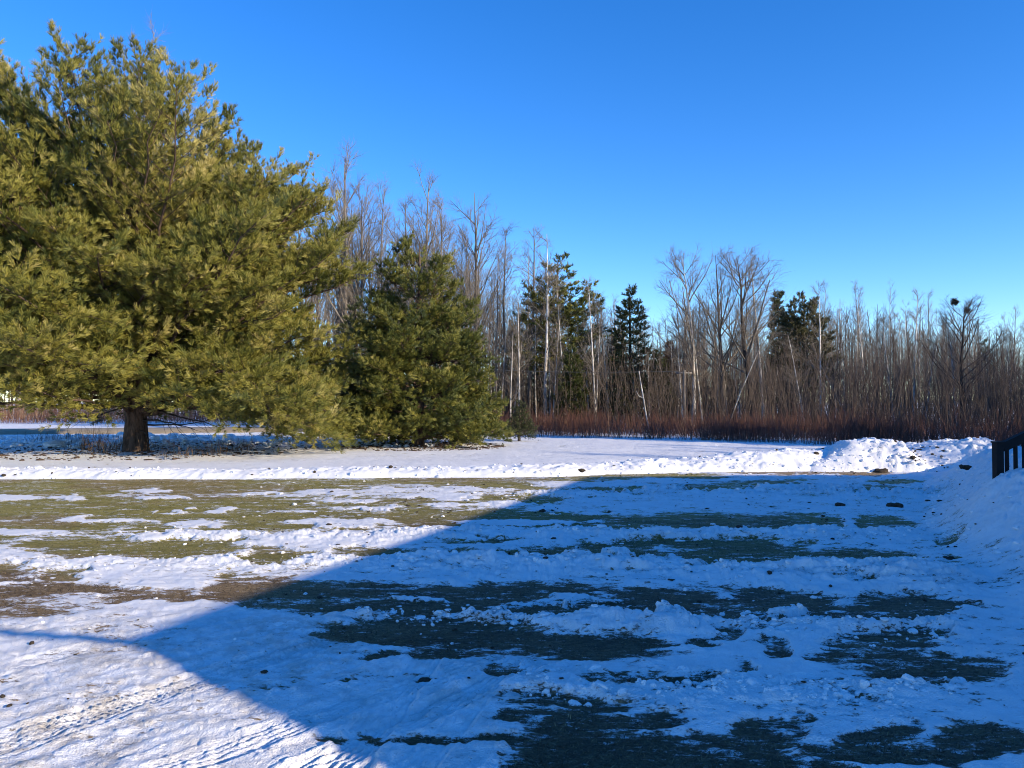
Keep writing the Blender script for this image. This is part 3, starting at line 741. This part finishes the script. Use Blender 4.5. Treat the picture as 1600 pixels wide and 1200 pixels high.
# ------------------------------------------------------------------ bare trees
def bare(Ht, seed, tr, form, bark, twig, detail=1.0):
    """form: pole | vase | spread | sapling.  Returns the trunk and crown meshes."""
    rg = np.random.default_rng(seed); wood, crown = MB(), MB()
    cfg = dict(pole=dict(h=1., n1=40, t1=(.34, .99), a1=(32, 66), l1=.21, trop=.055, n2=6, n3=5), vase=dict(h=.97, n1=36, t1=(.30, .97), a1=(20, 42), l1=.32, trop=.05, n2=7, n3=6),
               spread=dict(h=.92, n1=26, t1=(.28, .97), a1=(28, 52), l1=.40, trop=.05, n2=10, n3=8), sapling=dict(h=1., n1=16, t1=(.25, .97), a1=(22, 50), l1=.24, trop=.08, n2=5, n3=4))[form]
    stems = {'vase': rg.integers(1, 3), 'spread': 1}.get(form, 1)
    st = np.zeros((stems, 3)); dd = np.tile([0, 0, 1.], (stems, 1)) + rg.normal(0, .03 if stems == 1 else .11, (stems, 3)) * np.array([1, 1, 0])
    P0 = grow(st, dd, np.full(stems, Ht * cfg['h']) * rg.uniform(.9, 1., stems) if stems > 1 else np.full(1, Ht * cfg['h']), 12, rg, .016 if form != 'spread' else .035, .02)
    P0[:, 0, 2] = -.3
    k0 = np.linspace(0, 1, 12); R0 = tr * ((1 - k0) ** (.75 if form != 'spread' else .9))[None] * np.ones((stems, 1)) + .012; R0[:, 0] *= 1.3
    tubes(wood, P0, R0, 8)
    def level(P, Rd, n_each, t, a, L, rr, k, sides, wob, trop, mb):
        par = np.repeat(np.arange(len(P)), n_each); n = len(par); tt = rg.uniform(*t, n)
        p, T, r = sample(P, Rd, par, tt); d = spread(T, R(1) * rg.uniform(*a, n), rg.uniform(0, 6.28, n))
        Lp = np.linalg.norm(P[:, -1] - P[:, 0], axis=1)[par]; ln = L(tt, Lp, n)
        C_ = grow(p, d, ln, k, rg, wob, trop); r0 = np.minimum(rr(ln), r * .85)
        Rc = r0[:, None] * np.linspace(1, .3, k)[None]; tubes(mb, C_, Rc, sides); return C_, Rc
    t0, t1 = cfg['t1']
    P1, R1 = level(P0, R0, cfg['n1'], cfg['t1'], cfg['a1'], lambda t, Lp, n: Ht * cfg['l1'] * np.clip(1.12 - .8 * ((t - t0) / (t1 - t0)), .2, 1) * rg.uniform(.6, 1.15, n), lambda L: .008 + (.0125 if form == 'spread' else .009) * L, 7, 5, .07, cfg['trop'], crown)
    P2, R2 = level(P1, R1, int(cfg['n2'] * detail), (.2, .97), (22, 55), lambda t, Lp, n: Lp * .45 * (1.1 - .6 * t) * rg.uniform(.6, 1.2, n) + .15, lambda L: .005 + .0075 * L, 5, 3, .10, .03, crown)
    level(P2, R2, int(cfg['n3'] * detail), (.15, .98), (20, 55), lambda t, Lp, n: Lp * .5 * rg.uniform(.5, 1.1, n) + .15, lambda L: .0052 + .002 * L, 3, 3, .12, .02, crown)
    if form in ('pole', 'spread') and detail >= 1:      # a few dead stubs low on the stem
        level(P0, R0, 5, (.12, .4), (50, 95), lambda t, Lp, n: rg.uniform(.3, 1.4, n), lambda L: .008 + .006 * L, 4, 3, .12, -.02, crown)
    return wood.mesh('trunk', M[bark]), crown.mesh('crown', M[twig]), (wood, crown)


V = {}
for i in range(4): V['pole', i] = bare(14, 100 + i, .125, 'pole', 'pale', 'twig')
for i in range(3): V['vase', i] = bare(14, 200 + i, .14, 'vase', 'grey', 'twig')
for i in range(3): V['spread', i] = bare(14, 300 + i, .20, 'spread', 'dark', 'rtwig')
for i in range(4): V['sapling', i] = bare(9, 400 + i, .055, 'sapling', ('grey', 'pale', 'dark', 'grey')[i], ('rtwig', 'twig', 'rtwig', 'rtwig')[i])
for i in range(2): V['greypole', i] = bare(14, 500 + i, .12, 'pole', 'grey', 'twig')


def put(key, label, px, d, top, group=None, rz=None, lean=0., sx=1., name='bare_tree', mats=None, rg=np.random.default_rng(77)):
    me = V[key][:2]; h0 = 9 if key[0] == 'sapling' else 14
    if mats: me = (me[0].copy(), me[1].copy()); me[0].materials[0] = M[mats[0]]; me[1].materials[0] = M[mats[1]]
    return place(me, h0, name, label, px, d, top, group, rg.uniform(0, 6.28) if rz is None else rz, lean, sx)


# trees one can point at
put(('vase', 0), 'tall fan-topped bare tree just right of the largest pine', 540, 50, 243, rz=.3, sx=1.0)
put(('vase', 1), 'tall bare tree with a rounded fan of fine twigs right above the medium pine', 650, 49, 268, rz=1.2, sx=1.05)
put(('vase', 2), 'bare tree with brown upswept limbs rising beside the top of the medium pine', 742, 50, 292, rz=2.2)
put(('greypole', 0), 'slim bare tree just past the right shoulder of the medium pine', 826, 49, 352, rz=2.)
put(('pole', 0), 'pale bare poplar rising in front of the tall thin see-through pine', 853, 47, 362, rz=.5, name='poplar_tree')
put(('pole', 1), 'slim white birch with a pointed top beside the dark pointed evergreen', 930, 46, 438, rz=1.5, sx=.8, name='birch_tree')
put(('spread', 2), 'tallest white aspen, left of the two dark spreading trees above the red brush', 1083, 45, 372, rz=3.3, sx=.85, name='aspen_tree', mats=('pale', 'twig'))
put(('spread', 0), 'slender dark bare tree between the tall white aspen and the biggest forked tree', 1130, 46, 376, rz=.6, sx=.95, mats=('grey', 'twig'))
put(('spread', 1), 'biggest forked bare tree with a thick dark trunk and wide crown', 1180, 44, 370, rz=4.0, sx=1.25, mats=('dark', 'twig'))
put(('pole', 3), 'pale trunk standing close behind the biggest forked bare tree', 1192, 46, 398, rz=4.4, name='aspen_tree')
put(('spread', 2), 'dark wide-crowned bare tree carrying two leaf nests', 1503, 41, 456, rz=5.2, sx=1.15)
put(('vase', 1), 'bare treetop poking out above the crown of the largest pine', 205, 56, 38, rz=3., sx=.9)
put(('vase', 2), 'bare treetop showing at the far edge behind the largest pine', 30, 90, 92, rz=4., sx=.9)


def nest(px, py, d, s, label):
    rg = np.random.default_rng(int(px)); mb = MB(); n = 26
    lump_cloud(mb, rg.normal(0, s * .4, (n, 3)), rg.uniform(.3, .6, n) * s, rg, .8)
    for _ in range(1):
        k = 110; d0 = norm(rg.normal(size=(k, 3))); P = grow(rg.normal(0, s * .3, (k, 3)), d0, np.full(k, s * 1.9), 3, rg, .2, 0); tubes(mb, P, np.full((k, 3), .008), 3)
    o = mb.build('leaf_nest', M['dark']); o.location = ((px - 800) / F * d, d, px_h(py, d)); tag(o, label, 'nest')


nest(1493, 471, 41, .13, 'upper and larger dark leaf nest high in the wide bare tree')
nest(1513, 485, 41, .10, 'lower and smaller dark leaf nest in the wide bare tree')

# the massed woods: individual bare trees, front rows
rg = np.random.default_rng(2024)
SKY = ([440, 500, 560, 700, 760, 830, 870, 930, 1000, 1060, 1200, 1260, 1300, 1400, 1500, 1560, 1700], [330, 275, 262, 285, 320, 362, 385, 425, 445, 420, 440, 460, 445, 445, 462, 480, 500])


def scatter(lo, hi, n, d0, d1, keys, frac, label, group, sxr=(.85, 1.15), name='bare_tree'):
    px = lo + (hi - lo) * (np.arange(n) + rg.uniform(.05, .95, n)) / n; rg.shuffle(px)
    for i in range(n):
        sky = np.interp(px[i], *SKY); u = rg.uniform(*frac); top = sky + (HY - sky) * u
        key = keys[rg.integers(len(keys))]
        put(key, label, px[i], rg.uniform(d0, d1), top, group, rg.uniform(0, 6.28), rg.normal(0, .05) * (1 if rg.random() > .12 else 3.5), rg.uniform(*sxr), name)


POLE = [('pole', i) for i in range(4)]; GP = [('greypole', 0), ('greypole', 1)]; VA = [('vase', i) for i in range(3)]; SA = [('sapling', i) for i in range(4)]
scatter(470, 800, 26, 48, 64, VA + VA + GP, (.0, .30), 'tall bare grey tree in the stand rising behind the two pines', 'bare trees behind the pines', (.7, 1.0))
scatter(800, 1010, 20, 46, 60, POLE, (.08, .5), 'thin pale bare trunk in the stand between medium pine and white birch', 'pale trunks past the medium pine', (.6, .95), 'poplar_tree')
scatter(1010, 1250, 22, 50, 64, POLE + GP + VA, (.30, .56), 'slender bare tree in the woods behind the tall aspen and forked tree', 'bare trees behind the aspen', (.6, .95))
scatter(1250, 1640, 26, 42, 62, POLE + GP, (-.06, .26), 'thin pale pole of a tree in the low woods beyond the snow pile', 'pale poles beyond the snow pile', (.5, 1.0), 'poplar_tree')
scatter(1230, 1680, 62, 40, 60, SA + SA + GP + POLE, (.22, .52), 'thin bare sapling crowding the low woods beyond the snow pile', 'saplings beyond the snow pile', (.8, 1.2), 'sapling_tree')
scatter(760, 1240, 62, 44, 60, SA + SA + GP + POLE, (.42, .68), 'thin bare sapling crowding the shade behind the red brush', 'saplings behind the red brush', (.8, 1.2), 'sapling_tree')

# farther woods that read as one mass
def woods():
    mb = MB(); rg = np.random.default_rng(5)
    lo = [bare(11, 600 + i, .085, f, 'grey', 'rtwig', .55)[2] for i, f in enumerate(('pole', 'sapling', 'vase', 'sapling'))]
    arr = []
    for w_, c_ in lo:
        a = w_.arrays(); b = c_.arrays(); arr.append((np.concatenate([a[0], b[0]]), np.concatenate([a[1], b[1] + len(a[0])])))
    def one(x, y, h, k):
        v, q = arr[k]; a = rg.uniform(0, 6.28); s = h / 11; c, s_ = math.cos(a) * s, math.sin(a) * s
        mb.add(np.stack([v[:, 0] * c - v[:, 1] * s_ + x, v[:, 0] * s_ + v[:, 1] * c + y, v[:, 2] * s], -1), q=q)
    for _ in range(430):
        px = rg.uniform(430, 1760); d = rg.uniform(58, 105); sky = np.interp(px, *SKY); top = sky + (HY - sky) * (rg.uniform(.16, .62) if px > 830 else rg.uniform(.36, .75))
        one((px - 800) / F * d, d, px_h(top, d), rg.integers(4))
    for _ in range(150):                                                # the same woods carry on outside the view to the right
        u = rg.random(); x = 26 + 36 * u + rg.uniform(-3, 12); y = 37 - 32 * u + rg.uniform(-4, 14)
        if x / max(y, .1) < .72: continue
        one(x, y, rg.uniform(7, 12.5), rg.integers(4))
    for _ in range(16):
        one(rg.uniform(26, 36), rg.uniform(8, 16), rg.uniform(8, 12), rg.integers(4))
    for _ in range(330):                                                # and beyond the road to the left
        x = rg.uniform(-95, -18); y = rg.uniform(92, 120); one(x, y, rg.uniform(4, 11), rg.integers(4))
    tag(mb.build('woods', M['rtwig']), 'deeper bare woods that read as one brown mass of stems and twigs', kind='stuff')


woods()


def shade_evergreens():
    # unseen evergreens added on the right to keep the foot of the woods in shade
    me = HM[1]; n = len(me.vertices); v = np.empty(n * 3, np.float32); me.vertices.foreach_get('co', v); v = v.reshape(-1, 3)
    q = np.empty(len(me.loops), np.int32); me.loops.foreach_get('vertex_index', q); q = q.reshape(-1, 4)
    rg = np.random.default_rng(15); mb = MB()
    for i in range(38):
        u = (i % 24 + rg.random()) / 24; x, y = (28 + 24 * u + rg.uniform(-.5, 2), 19.5 - 11.5 * u + rg.uniform(-1, 1)) if i < 24 else (38 + 42 * u + rg.uniform(-1, 3), 34 - 24 * u + rg.uniform(-1.5, 3)); s_ = rg.uniform(.85, 1.25)
        a = rg.uniform(0, 6.28); c, d = math.cos(a) * s_, math.sin(a) * s_
        mb.add(np.stack([v[:, 0] * c - v[:, 1] * d + x, v[:, 0] * d + v[:, 1] * c + y, v[:, 2] * s_], -1), q=q)
    tag(mb.build('shade_evergreens', M['dark_needles'], None, False), 'unseen dark evergreens added on the right to shade the woods', kind='stuff')


shade_evergreens()


def stems(mb, x, y, h, rg, rad, lean=.22, k=4, fork=True, tint=(.45, .2)):
    n = len(x); st = np.stack([x, y, np.full(n, -.05)], -1)
    d = np.stack([rg.normal(0, lean, n), rg.normal(0, lean, n), np.ones(n)], -1)
    ti = np.clip(rg.normal(*tint, n), 0, 1)
    P = grow(st, d, h, k, rg, .07, .03); Rr = rad * np.linspace(1, .35, k)[None] * np.ones((n, 1)); tubes(mb, P, Rr, 3, ti)
    if fork:
        par = np.repeat(np.arange(n), 2); p, T, _ = sample(P, Rr, par, rg.uniform(.3, .85, len(par)))
        Q = grow(p, spread(T, rg.uniform(.25, .7, len(par)), rg.uniform(0, 6.28, len(par))), h[par] * rg.uniform(.25, .5, len(par)), 3, rg, .07, .08)
        tubes(mb, Q, rad * .6 * np.linspace(1, .4, 3)[None] * np.ones((len(par), 1)), 3, np.clip(ti[par] + .06, 0, 1))


def brush():
    rg = np.random.default_rng(8); mb = MB(); n = 15000
    ex, ey = np.array([-6, .9, 5.7, 10.3, 14.2, 17.6, 24, 40]), np.array([44, 38.2, 35, 32, 29.5, 27.6, 25, 20])
    x = -4 + 40 * rg.random(n); u = rg.random(n) ** 1.3; y0 = np.interp(x, ex, ey) + .35 * fbm(x * 1.3, x * 0, 3, 501); y = y0 + u * 9
    h = (1.02 + .36 * fbm(x * .35, y * .35, 3, 503) + .40 * fbm(x * 1.6, y * 1.6, 2, 504)) * rg.uniform(.65, 1.15, n) * smooth(-.02, .09, u + .05)
    h = h * np.interp(x, [-4, 2, 8, 16, 24], [1.0, 1.0, 1.0, .95, .95])
    keep = ~((x < 9) & (fbm(x * .5, y * .5, 2, 507) > .42) & (u > .3)) & ~((fbm(x * .7, y * .5, 2, 508) > .22) & (rg.random(n) < .75)); x, y, h = x[keep], y[keep], h[keep]
    stems(mb, x, y, h, rg, .010, .24)
    m = 900; x2 = -3 + 34 * rg.random(m); y2 = np.interp(x2, ex, ey) + rg.normal(-.15, .35, m) + .35 * fbm(x2 * 1.3, x2 * 0, 3, 501); stems(mb, x2, y2, rg.uniform(.2, .75, m), rg, .006, .4, tint=(.85, .15))
    m = 500; x2 = -3 + 36 * rg.random(m); y2 = np.interp(x2, ex, ey) + rg.uniform(1, 9, m); stems(mb, x2, y2, rg.uniform(1.1, 1.9, m), rg, .011, .2, 5, tint=(.35, .2))
    # the same brush far across the road on the left
    m = 8500; x = rg.uniform(-75, -10, m); y = rg.uniform(62, 84, m); stems(mb, x, y, rg.uniform(.6, 1.9, m), rg, .013, .25, tint=(.80, .2))
    tag(mb.build('red_brush_undergrowth', M['osier']), 'dense band of dark red leafless stems along the edge of the woods', kind='stuff')
    # brown understorey
    mb = MB(); n = 11500; x = rg.uniform(-14, 48, n); e = np.interp(x, ex, ey) + 7; y = e + rg.random(n) * 34
    stems(mb, x, y, rg.uniform(1.5, 5.2, n), rg, .014, .16, 5, True, (.5, .25))
    tag(mb.build('undergrowth', M['rtwig']), 'brown twiggy undergrowth filling the shade between the trunks', kind='stuff')


brush()


def weeds():
    rg = np.random.default_rng(12); mb = MB()
    cl = [(150, 706, 55, .9), (135, 700, 40, .8), (170, 708, 40, .7), (285, 715, 26, .4), (255, 712, 10, .8), (330, 712, 40, .5), (370, 705, 60, .5), (60, 690, 40, .5), (110, 690, 50, .6), (620, 695, 60, .35), (690, 700, 60, .3)]
    for px, py, n, h in cl:
        x, y = to_ground(px, py); x = x + rg.normal(0, .28, n); y = y + rg.normal(0, .5, n)
        stems(mb, x, y, rg.uniform(.4, 1.1, n) * h, rg, .006, .28)
    tag(mb.build('weeds', M['weed']), 'dry brown weed stalks standing in the snow under the pines', kind='stuff')
    # fallen litter and bare soil crumbs below the two pines
    mb = MB(); n = 1500; a = rng_a = rg.uniform(0, 6.28, n); r = 5.5 * rg.random(n) ** .6; x = -13 + r * np.cos(a) * 1.1; y = D1 + r * np.sin(a) + 1.0
    m = 1100; a = rg.uniform(0, 6.28, m); r = 3.2 * rg.random(m) ** .5; x = np.append(x, -3.4 + r * np.cos(a)); y = np.append(y, D2 + r * np.sin(a))
    lump_cloud(mb, np.stack([x, y, gz(x, y) + .01], -1), rg.gamma(1.6, .014, len(x)) + .006, rg, .35)
    tag(mb.build('litter', M['weed']), 'fallen needles and cones strewn on the snow under the two pines', kind='stuff')
    # clods of snow on the ditch bank behind the largest pine
    mb = MB(); n = 900; x = rg.uniform(-24, -3, n); y = rg.uniform(28.5, 38, n); lump_cloud(mb, np.stack([x, y, gz(x, y) + .03], -1), rg.gamma(1.7, .035, n) + .015, rg, .55)
    tag(mb.build('ditch_snow', M['snow'], None, False), 'lumpy snow thrown on the ditch bank behind the largest pine', kind='stuff')


weeds()

# low dead boughs by the trunk of the largest pine belong to that tree
rgb = np.random.default_rng(4); mbb = MB()
for a, L_, z_ in ((-.35, 2.6, 1.05), (.1, 2.2, .9), (-.15, 3.3, 1.5), (2.9, 2.4, 1.5), (-.6, 2.0, .7)):
    P_ = grow(np.array([[.3 * math.cos(a), .3 * math.sin(a), z_]]), np.array([[math.cos(a), math.sin(a), -.08]]), np.array([L_]), 8, rgb, .09, -.03); R_ = np.linspace(.035, .01, 8)[None]
    tubes(mbb, P_, R_, 5); par_ = np.zeros(7, int); p_, T_, _ = sample(P_, R_, par_, rgb.uniform(.3, .95, 7))
    tubes(mbb, grow(p_, spread(T_, rgb.uniform(.4, .9, 7), rgb.uniform(0, 6.28, 7)), rgb.uniform(.4, .9, 7), 4, rgb, .12, 0), np.linspace(.010, .004, 4)[None] * np.ones((7, 1)), 3)
mbb.build('dead_bough', M['dark'], pine)

# ------------------------------------------------------------------ leaning broken birch, pole and cable
mb = MB(); P_ = grow(np.array([[0., 0, -.2]]), np.array([[-.2, 0, 1.]]), np.array([3.6]), 8, rgb, .03, 0); tubes(mb, P_, np.linspace(.045, .03, 8)[None], 8)
x_ = (1016 - 800) / F * 41
st = thing('broken_birch', 'white broken birch stub leaning above the red brush', 'tree', (x_, 41, 0.)); mb.build('trunk', M['pale'], st)
mb = MB(); tubes(mb, np.array([[[-.35, 0, 1.9], [-.6, .05, 2.0], [-.75, 0, 2.3]]]), np.array([[.03, .022, .012]]), 5); mb.build('branch', M['pale'], st)
mb = MB(); P_ = np.array([[[0, 0, -.2], [.9, .1, 2.2], [2.0, .1, 4.7]]]); tubes(mb, P_, np.array([[.04, .034, .02]]), 7)
st = thing('fallen_birch', 'thin pale dead trunk leaning sharply against the forked bare tree', 'tree', ((1132 - 800) / F * 42, 42, 0)); mb.build('trunk', M['pale'], st)

pole_x, pole_y = (1069 - 800) / F * 43, 43.0
up = thing('utility_pole', 'short grey utility pole among the trunks beside the white aspen', 'pole', (pole_x, pole_y, 0))
mb = MB(); tubes(mb, np.array([[[0, 0, -.3], [0, 0, 2.], [0, 0, px_h(578, 43)]]]), np.array([[.10, .09, .08]]), 10); mb.build('shaft', M['wood'], up)
mb = MB(); box(mb, (-.45, -.05, px_h(584, 43)), (.45, .05, px_h(584, 43) + .1)); mb.build('crossarm', M['wood'], up)
mb = MB(); t = np.linspace(0, 1, 60); a_ = np.array([-26., 50, px_h(500, 50)]); b_ = np.array([pole_x, pole_y - .08, px_h(580, 43)])
Pc = a_ + (b_ - a_) * t[:, None]; Pc[:, 2] -= 1.1 * 4 * t * (1 - t); tubes(mb, Pc[None], np.full((1, 60), .016), 5)
tag(mb.build('power_cable', M['cable']), 'sagging grey cable strung through the trunks to the utility pole', 'cable')

# ------------------------------------------------------------------ black stair railing on the right bank
rx, ry = 6.62, 10.5; rz0 = 1.70 - (745 - HY) / F * ry
rail = thing('stair_railing', 'black stair railing with square newel post half buried in the snow', 'railing', (rx, ry, 0))
topz = px_h(692, ry); sl = .47; n_b = 20
mb = MB(); box(mb, (-.05, -.05, -.1), (.05, .05, topz)); mb.build('newel_post', M['black'], rail, False)
mb = MB(); box(mb, (-.06, -.06, topz), (.06, .06, topz + .022)); mb.build('post_cap', M['black'], rail, False)
th = math.atan(sl); rot = Matrix.Rotation(-th, 3, 'Y')
mb = MB(); box(mb, (0, -.045, -.06), (2.7, .045, .06), rot, (.05, 0, topz - .06)); mb.build('handrail', M['black'], rail, False)
for i in range(n_b):
    xx = .05 + .118 * (i + .6); zt = topz - .06 + sl * (xx - .05) - .05
    mb = MB(); box(mb, (xx - .019, -.019, max(-.1, sl * (xx - .4) - .05)), (xx + .019, .019, zt)); mb.build('baluster', M['black'], rail, False)
stp = thing('porch_steps', 'wooden porch steps buried in snow beyond the black railing', 'steps', (rx + .4, ry + .1, 0))
for i in range(5):
    mb = MB(); box(mb, (i * .36, 0, -.1), (i * .36 + .35, 1.1, .17 * (i + 1))); mb.build('step', M['wood'], stp, False)

# ------------------------------------------------------------------ the house whose shadow lies over the yard (outside the view)
def house():
    el = math.tan(R(SUN_EL)); HE = 4.6
    def src(px, py): x, y = to_ground(px, py); return np.array([float(x), float(y)]) - S2 * HE / el
    A, B = src(182, 1001), src(912, 747); Cc = src(1480, 742); n = np.array([B[1] - A[1], -(B[0] - A[0])]); n /= np.linalg.norm(n)
    n = np.array([.745, -.667]); Dd = A + n * 9; Cc = B + (Cc - B) / np.linalg.norm(Cc - B) * 9
    h = thing('house', 'pale sided house with a low dark roof beside the yard', 'house', (0, 0, 0))
    quad = np.array([A, B, Cc, Dd]); cen = quad.mean(0); inn = cen + (quad - cen) * .93
    mb = MB(); v = np.concatenate([np.c_[inn, np.full(4, -.2)], np.c_[inn, np.full(4, HE - .02)]])
    mb.add(v, q=[[0, 1, 5, 4], [1, 2, 6, 5], [2, 3, 7, 6], [3, 0, 4, 7]]); mb.build('wall', M['siding'], h, False)
    mb = MB(); rid = cen + (quad - cen) * .25
    v = np.concatenate([np.c_[quad, np.full(4, HE - .15)], np.c_[quad, np.full(4, HE)], np.c_[rid, np.full(4, HE + 1.05)]])
    mb.add(v, q=[[3, 2, 1, 0], [0, 1, 5, 4], [1, 2, 6, 5], [2, 3, 7, 6], [3, 0, 4, 7], [4, 5, 9, 8], [5, 6, 10, 9], [6, 7, 11, 10], [7, 4, 8, 11], [8, 9, 10, 11]])
    mb.build('roof', M['roof'], h, False)
    u = (inn[1] - inn[0]); Lw = np.linalg.norm(u); u /= Lw; nn = np.array([-u[1], u[0]])
    for f in (.2, .45, .7):
        c = inn[0] + u * Lw * f; rot = Matrix(((u[0], nn[0], 0), (u[1], nn[1], 0), (0, 0, 1)))
        mb = MB(); box(mb, (-.55, .0, 1.2), (.55, .03, 2.5), rot, (*c, 0)); w_ = mb.build('window', M['glass'], h, False)
        mb = MB(); box(mb, (-.65, 0, 1.1), (-.55, .06, 2.6), rot, (*c, 0)); box(mb, (.55, 0, 1.1), (.65, .06, 2.6), rot, (*c, 0)); box(mb, (-.55, 0, 2.5), (.55, .06, 2.6), rot, (*c, 0)); box(mb, (-.55, 0, 1.1), (.55, .06, 1.2), rot, (*c, 0)); mb.build('frame', M['trim'], w_, False)
    # service wire from the eave corner
    mb = MB(); e = np.array([-14.5, 3.6]); t = np.linspace(0, 1, 24)[:, None]; P = np.c_[A + (e - A) * t, HE - .05 + .55 * t + -.5 * t * (1 - t)]
    tubes(mb, P[None], np.full((1, 24), .05), 6); tag(mb.build('service_wire', M['cable']), 'thin overhead service wire running from the house eave', 'wire')
    return A, B


house()

# ------------------------------------------------------------------ light, sky, camera
sun = bpy.data.lights.new('sun', 'SUN'); sun.energy = 3.8; sun.angle = R(.4); sun.color = (1, .84, .60)
so = link('sun', sun); ce = math.cos(R(SUN_EL))
so.rotation_euler = Vector((S2[0] * ce, S2[1] * ce, -math.sin(R(SUN_EL)))).to_track_quat('-Z', 'Y').to_euler()
wd = bpy.data.worlds.new('World'); scene.world = wd; wd.use_nodes = True; nt = wd.node_tree
sky = nt.nodes.new('ShaderNodeTexSky'); sky.sky_type = 'NISHITA'; sky.sun_disc = False; sky.sun_elevation = R(SUN_EL)
sky.sun_rotation = math.atan2(-S2[0], -S2[1]); sky.altitude = 900; sky.air_density = 1.0; sky.dust_density = 0; sky.ozone_density = 4.0
hs = nt.nodes.new('ShaderNodeHueSaturation'); hs.inputs['Saturation'].default_value = 1.26; hs.inputs['Hue'].default_value = .5110
nt.links.new(sky.outputs[0], hs.inputs['Color']); nt.links.new(hs.outputs[0], nt.nodes['Background'].inputs['Color'])
nt.nodes['Background'].inputs['Strength'].default_value = .15
cam = bpy.data.cameras.new('camera'); cam.sensor_width = 36; cam.lens = 36 * F / 1600; cam.clip_end = 8000; cam.clip_start = .05
co = link('camera', cam); co.location = (0, 0, H); co.rotation_euler = (R(90) + PITCH, 0, 0); scene.camera = co
vs = scene.view_settings; vs.view_transform = 'Standard'; vs.look = 'None'; vs.exposure = .94; vs.gamma = 1
scene.cycles.filter_width = 1.0; scene.cycles.max_bounces = 6; scene.cycles.diffuse_bounces = 3; scene.cycles.transparent_max_bounces = 4
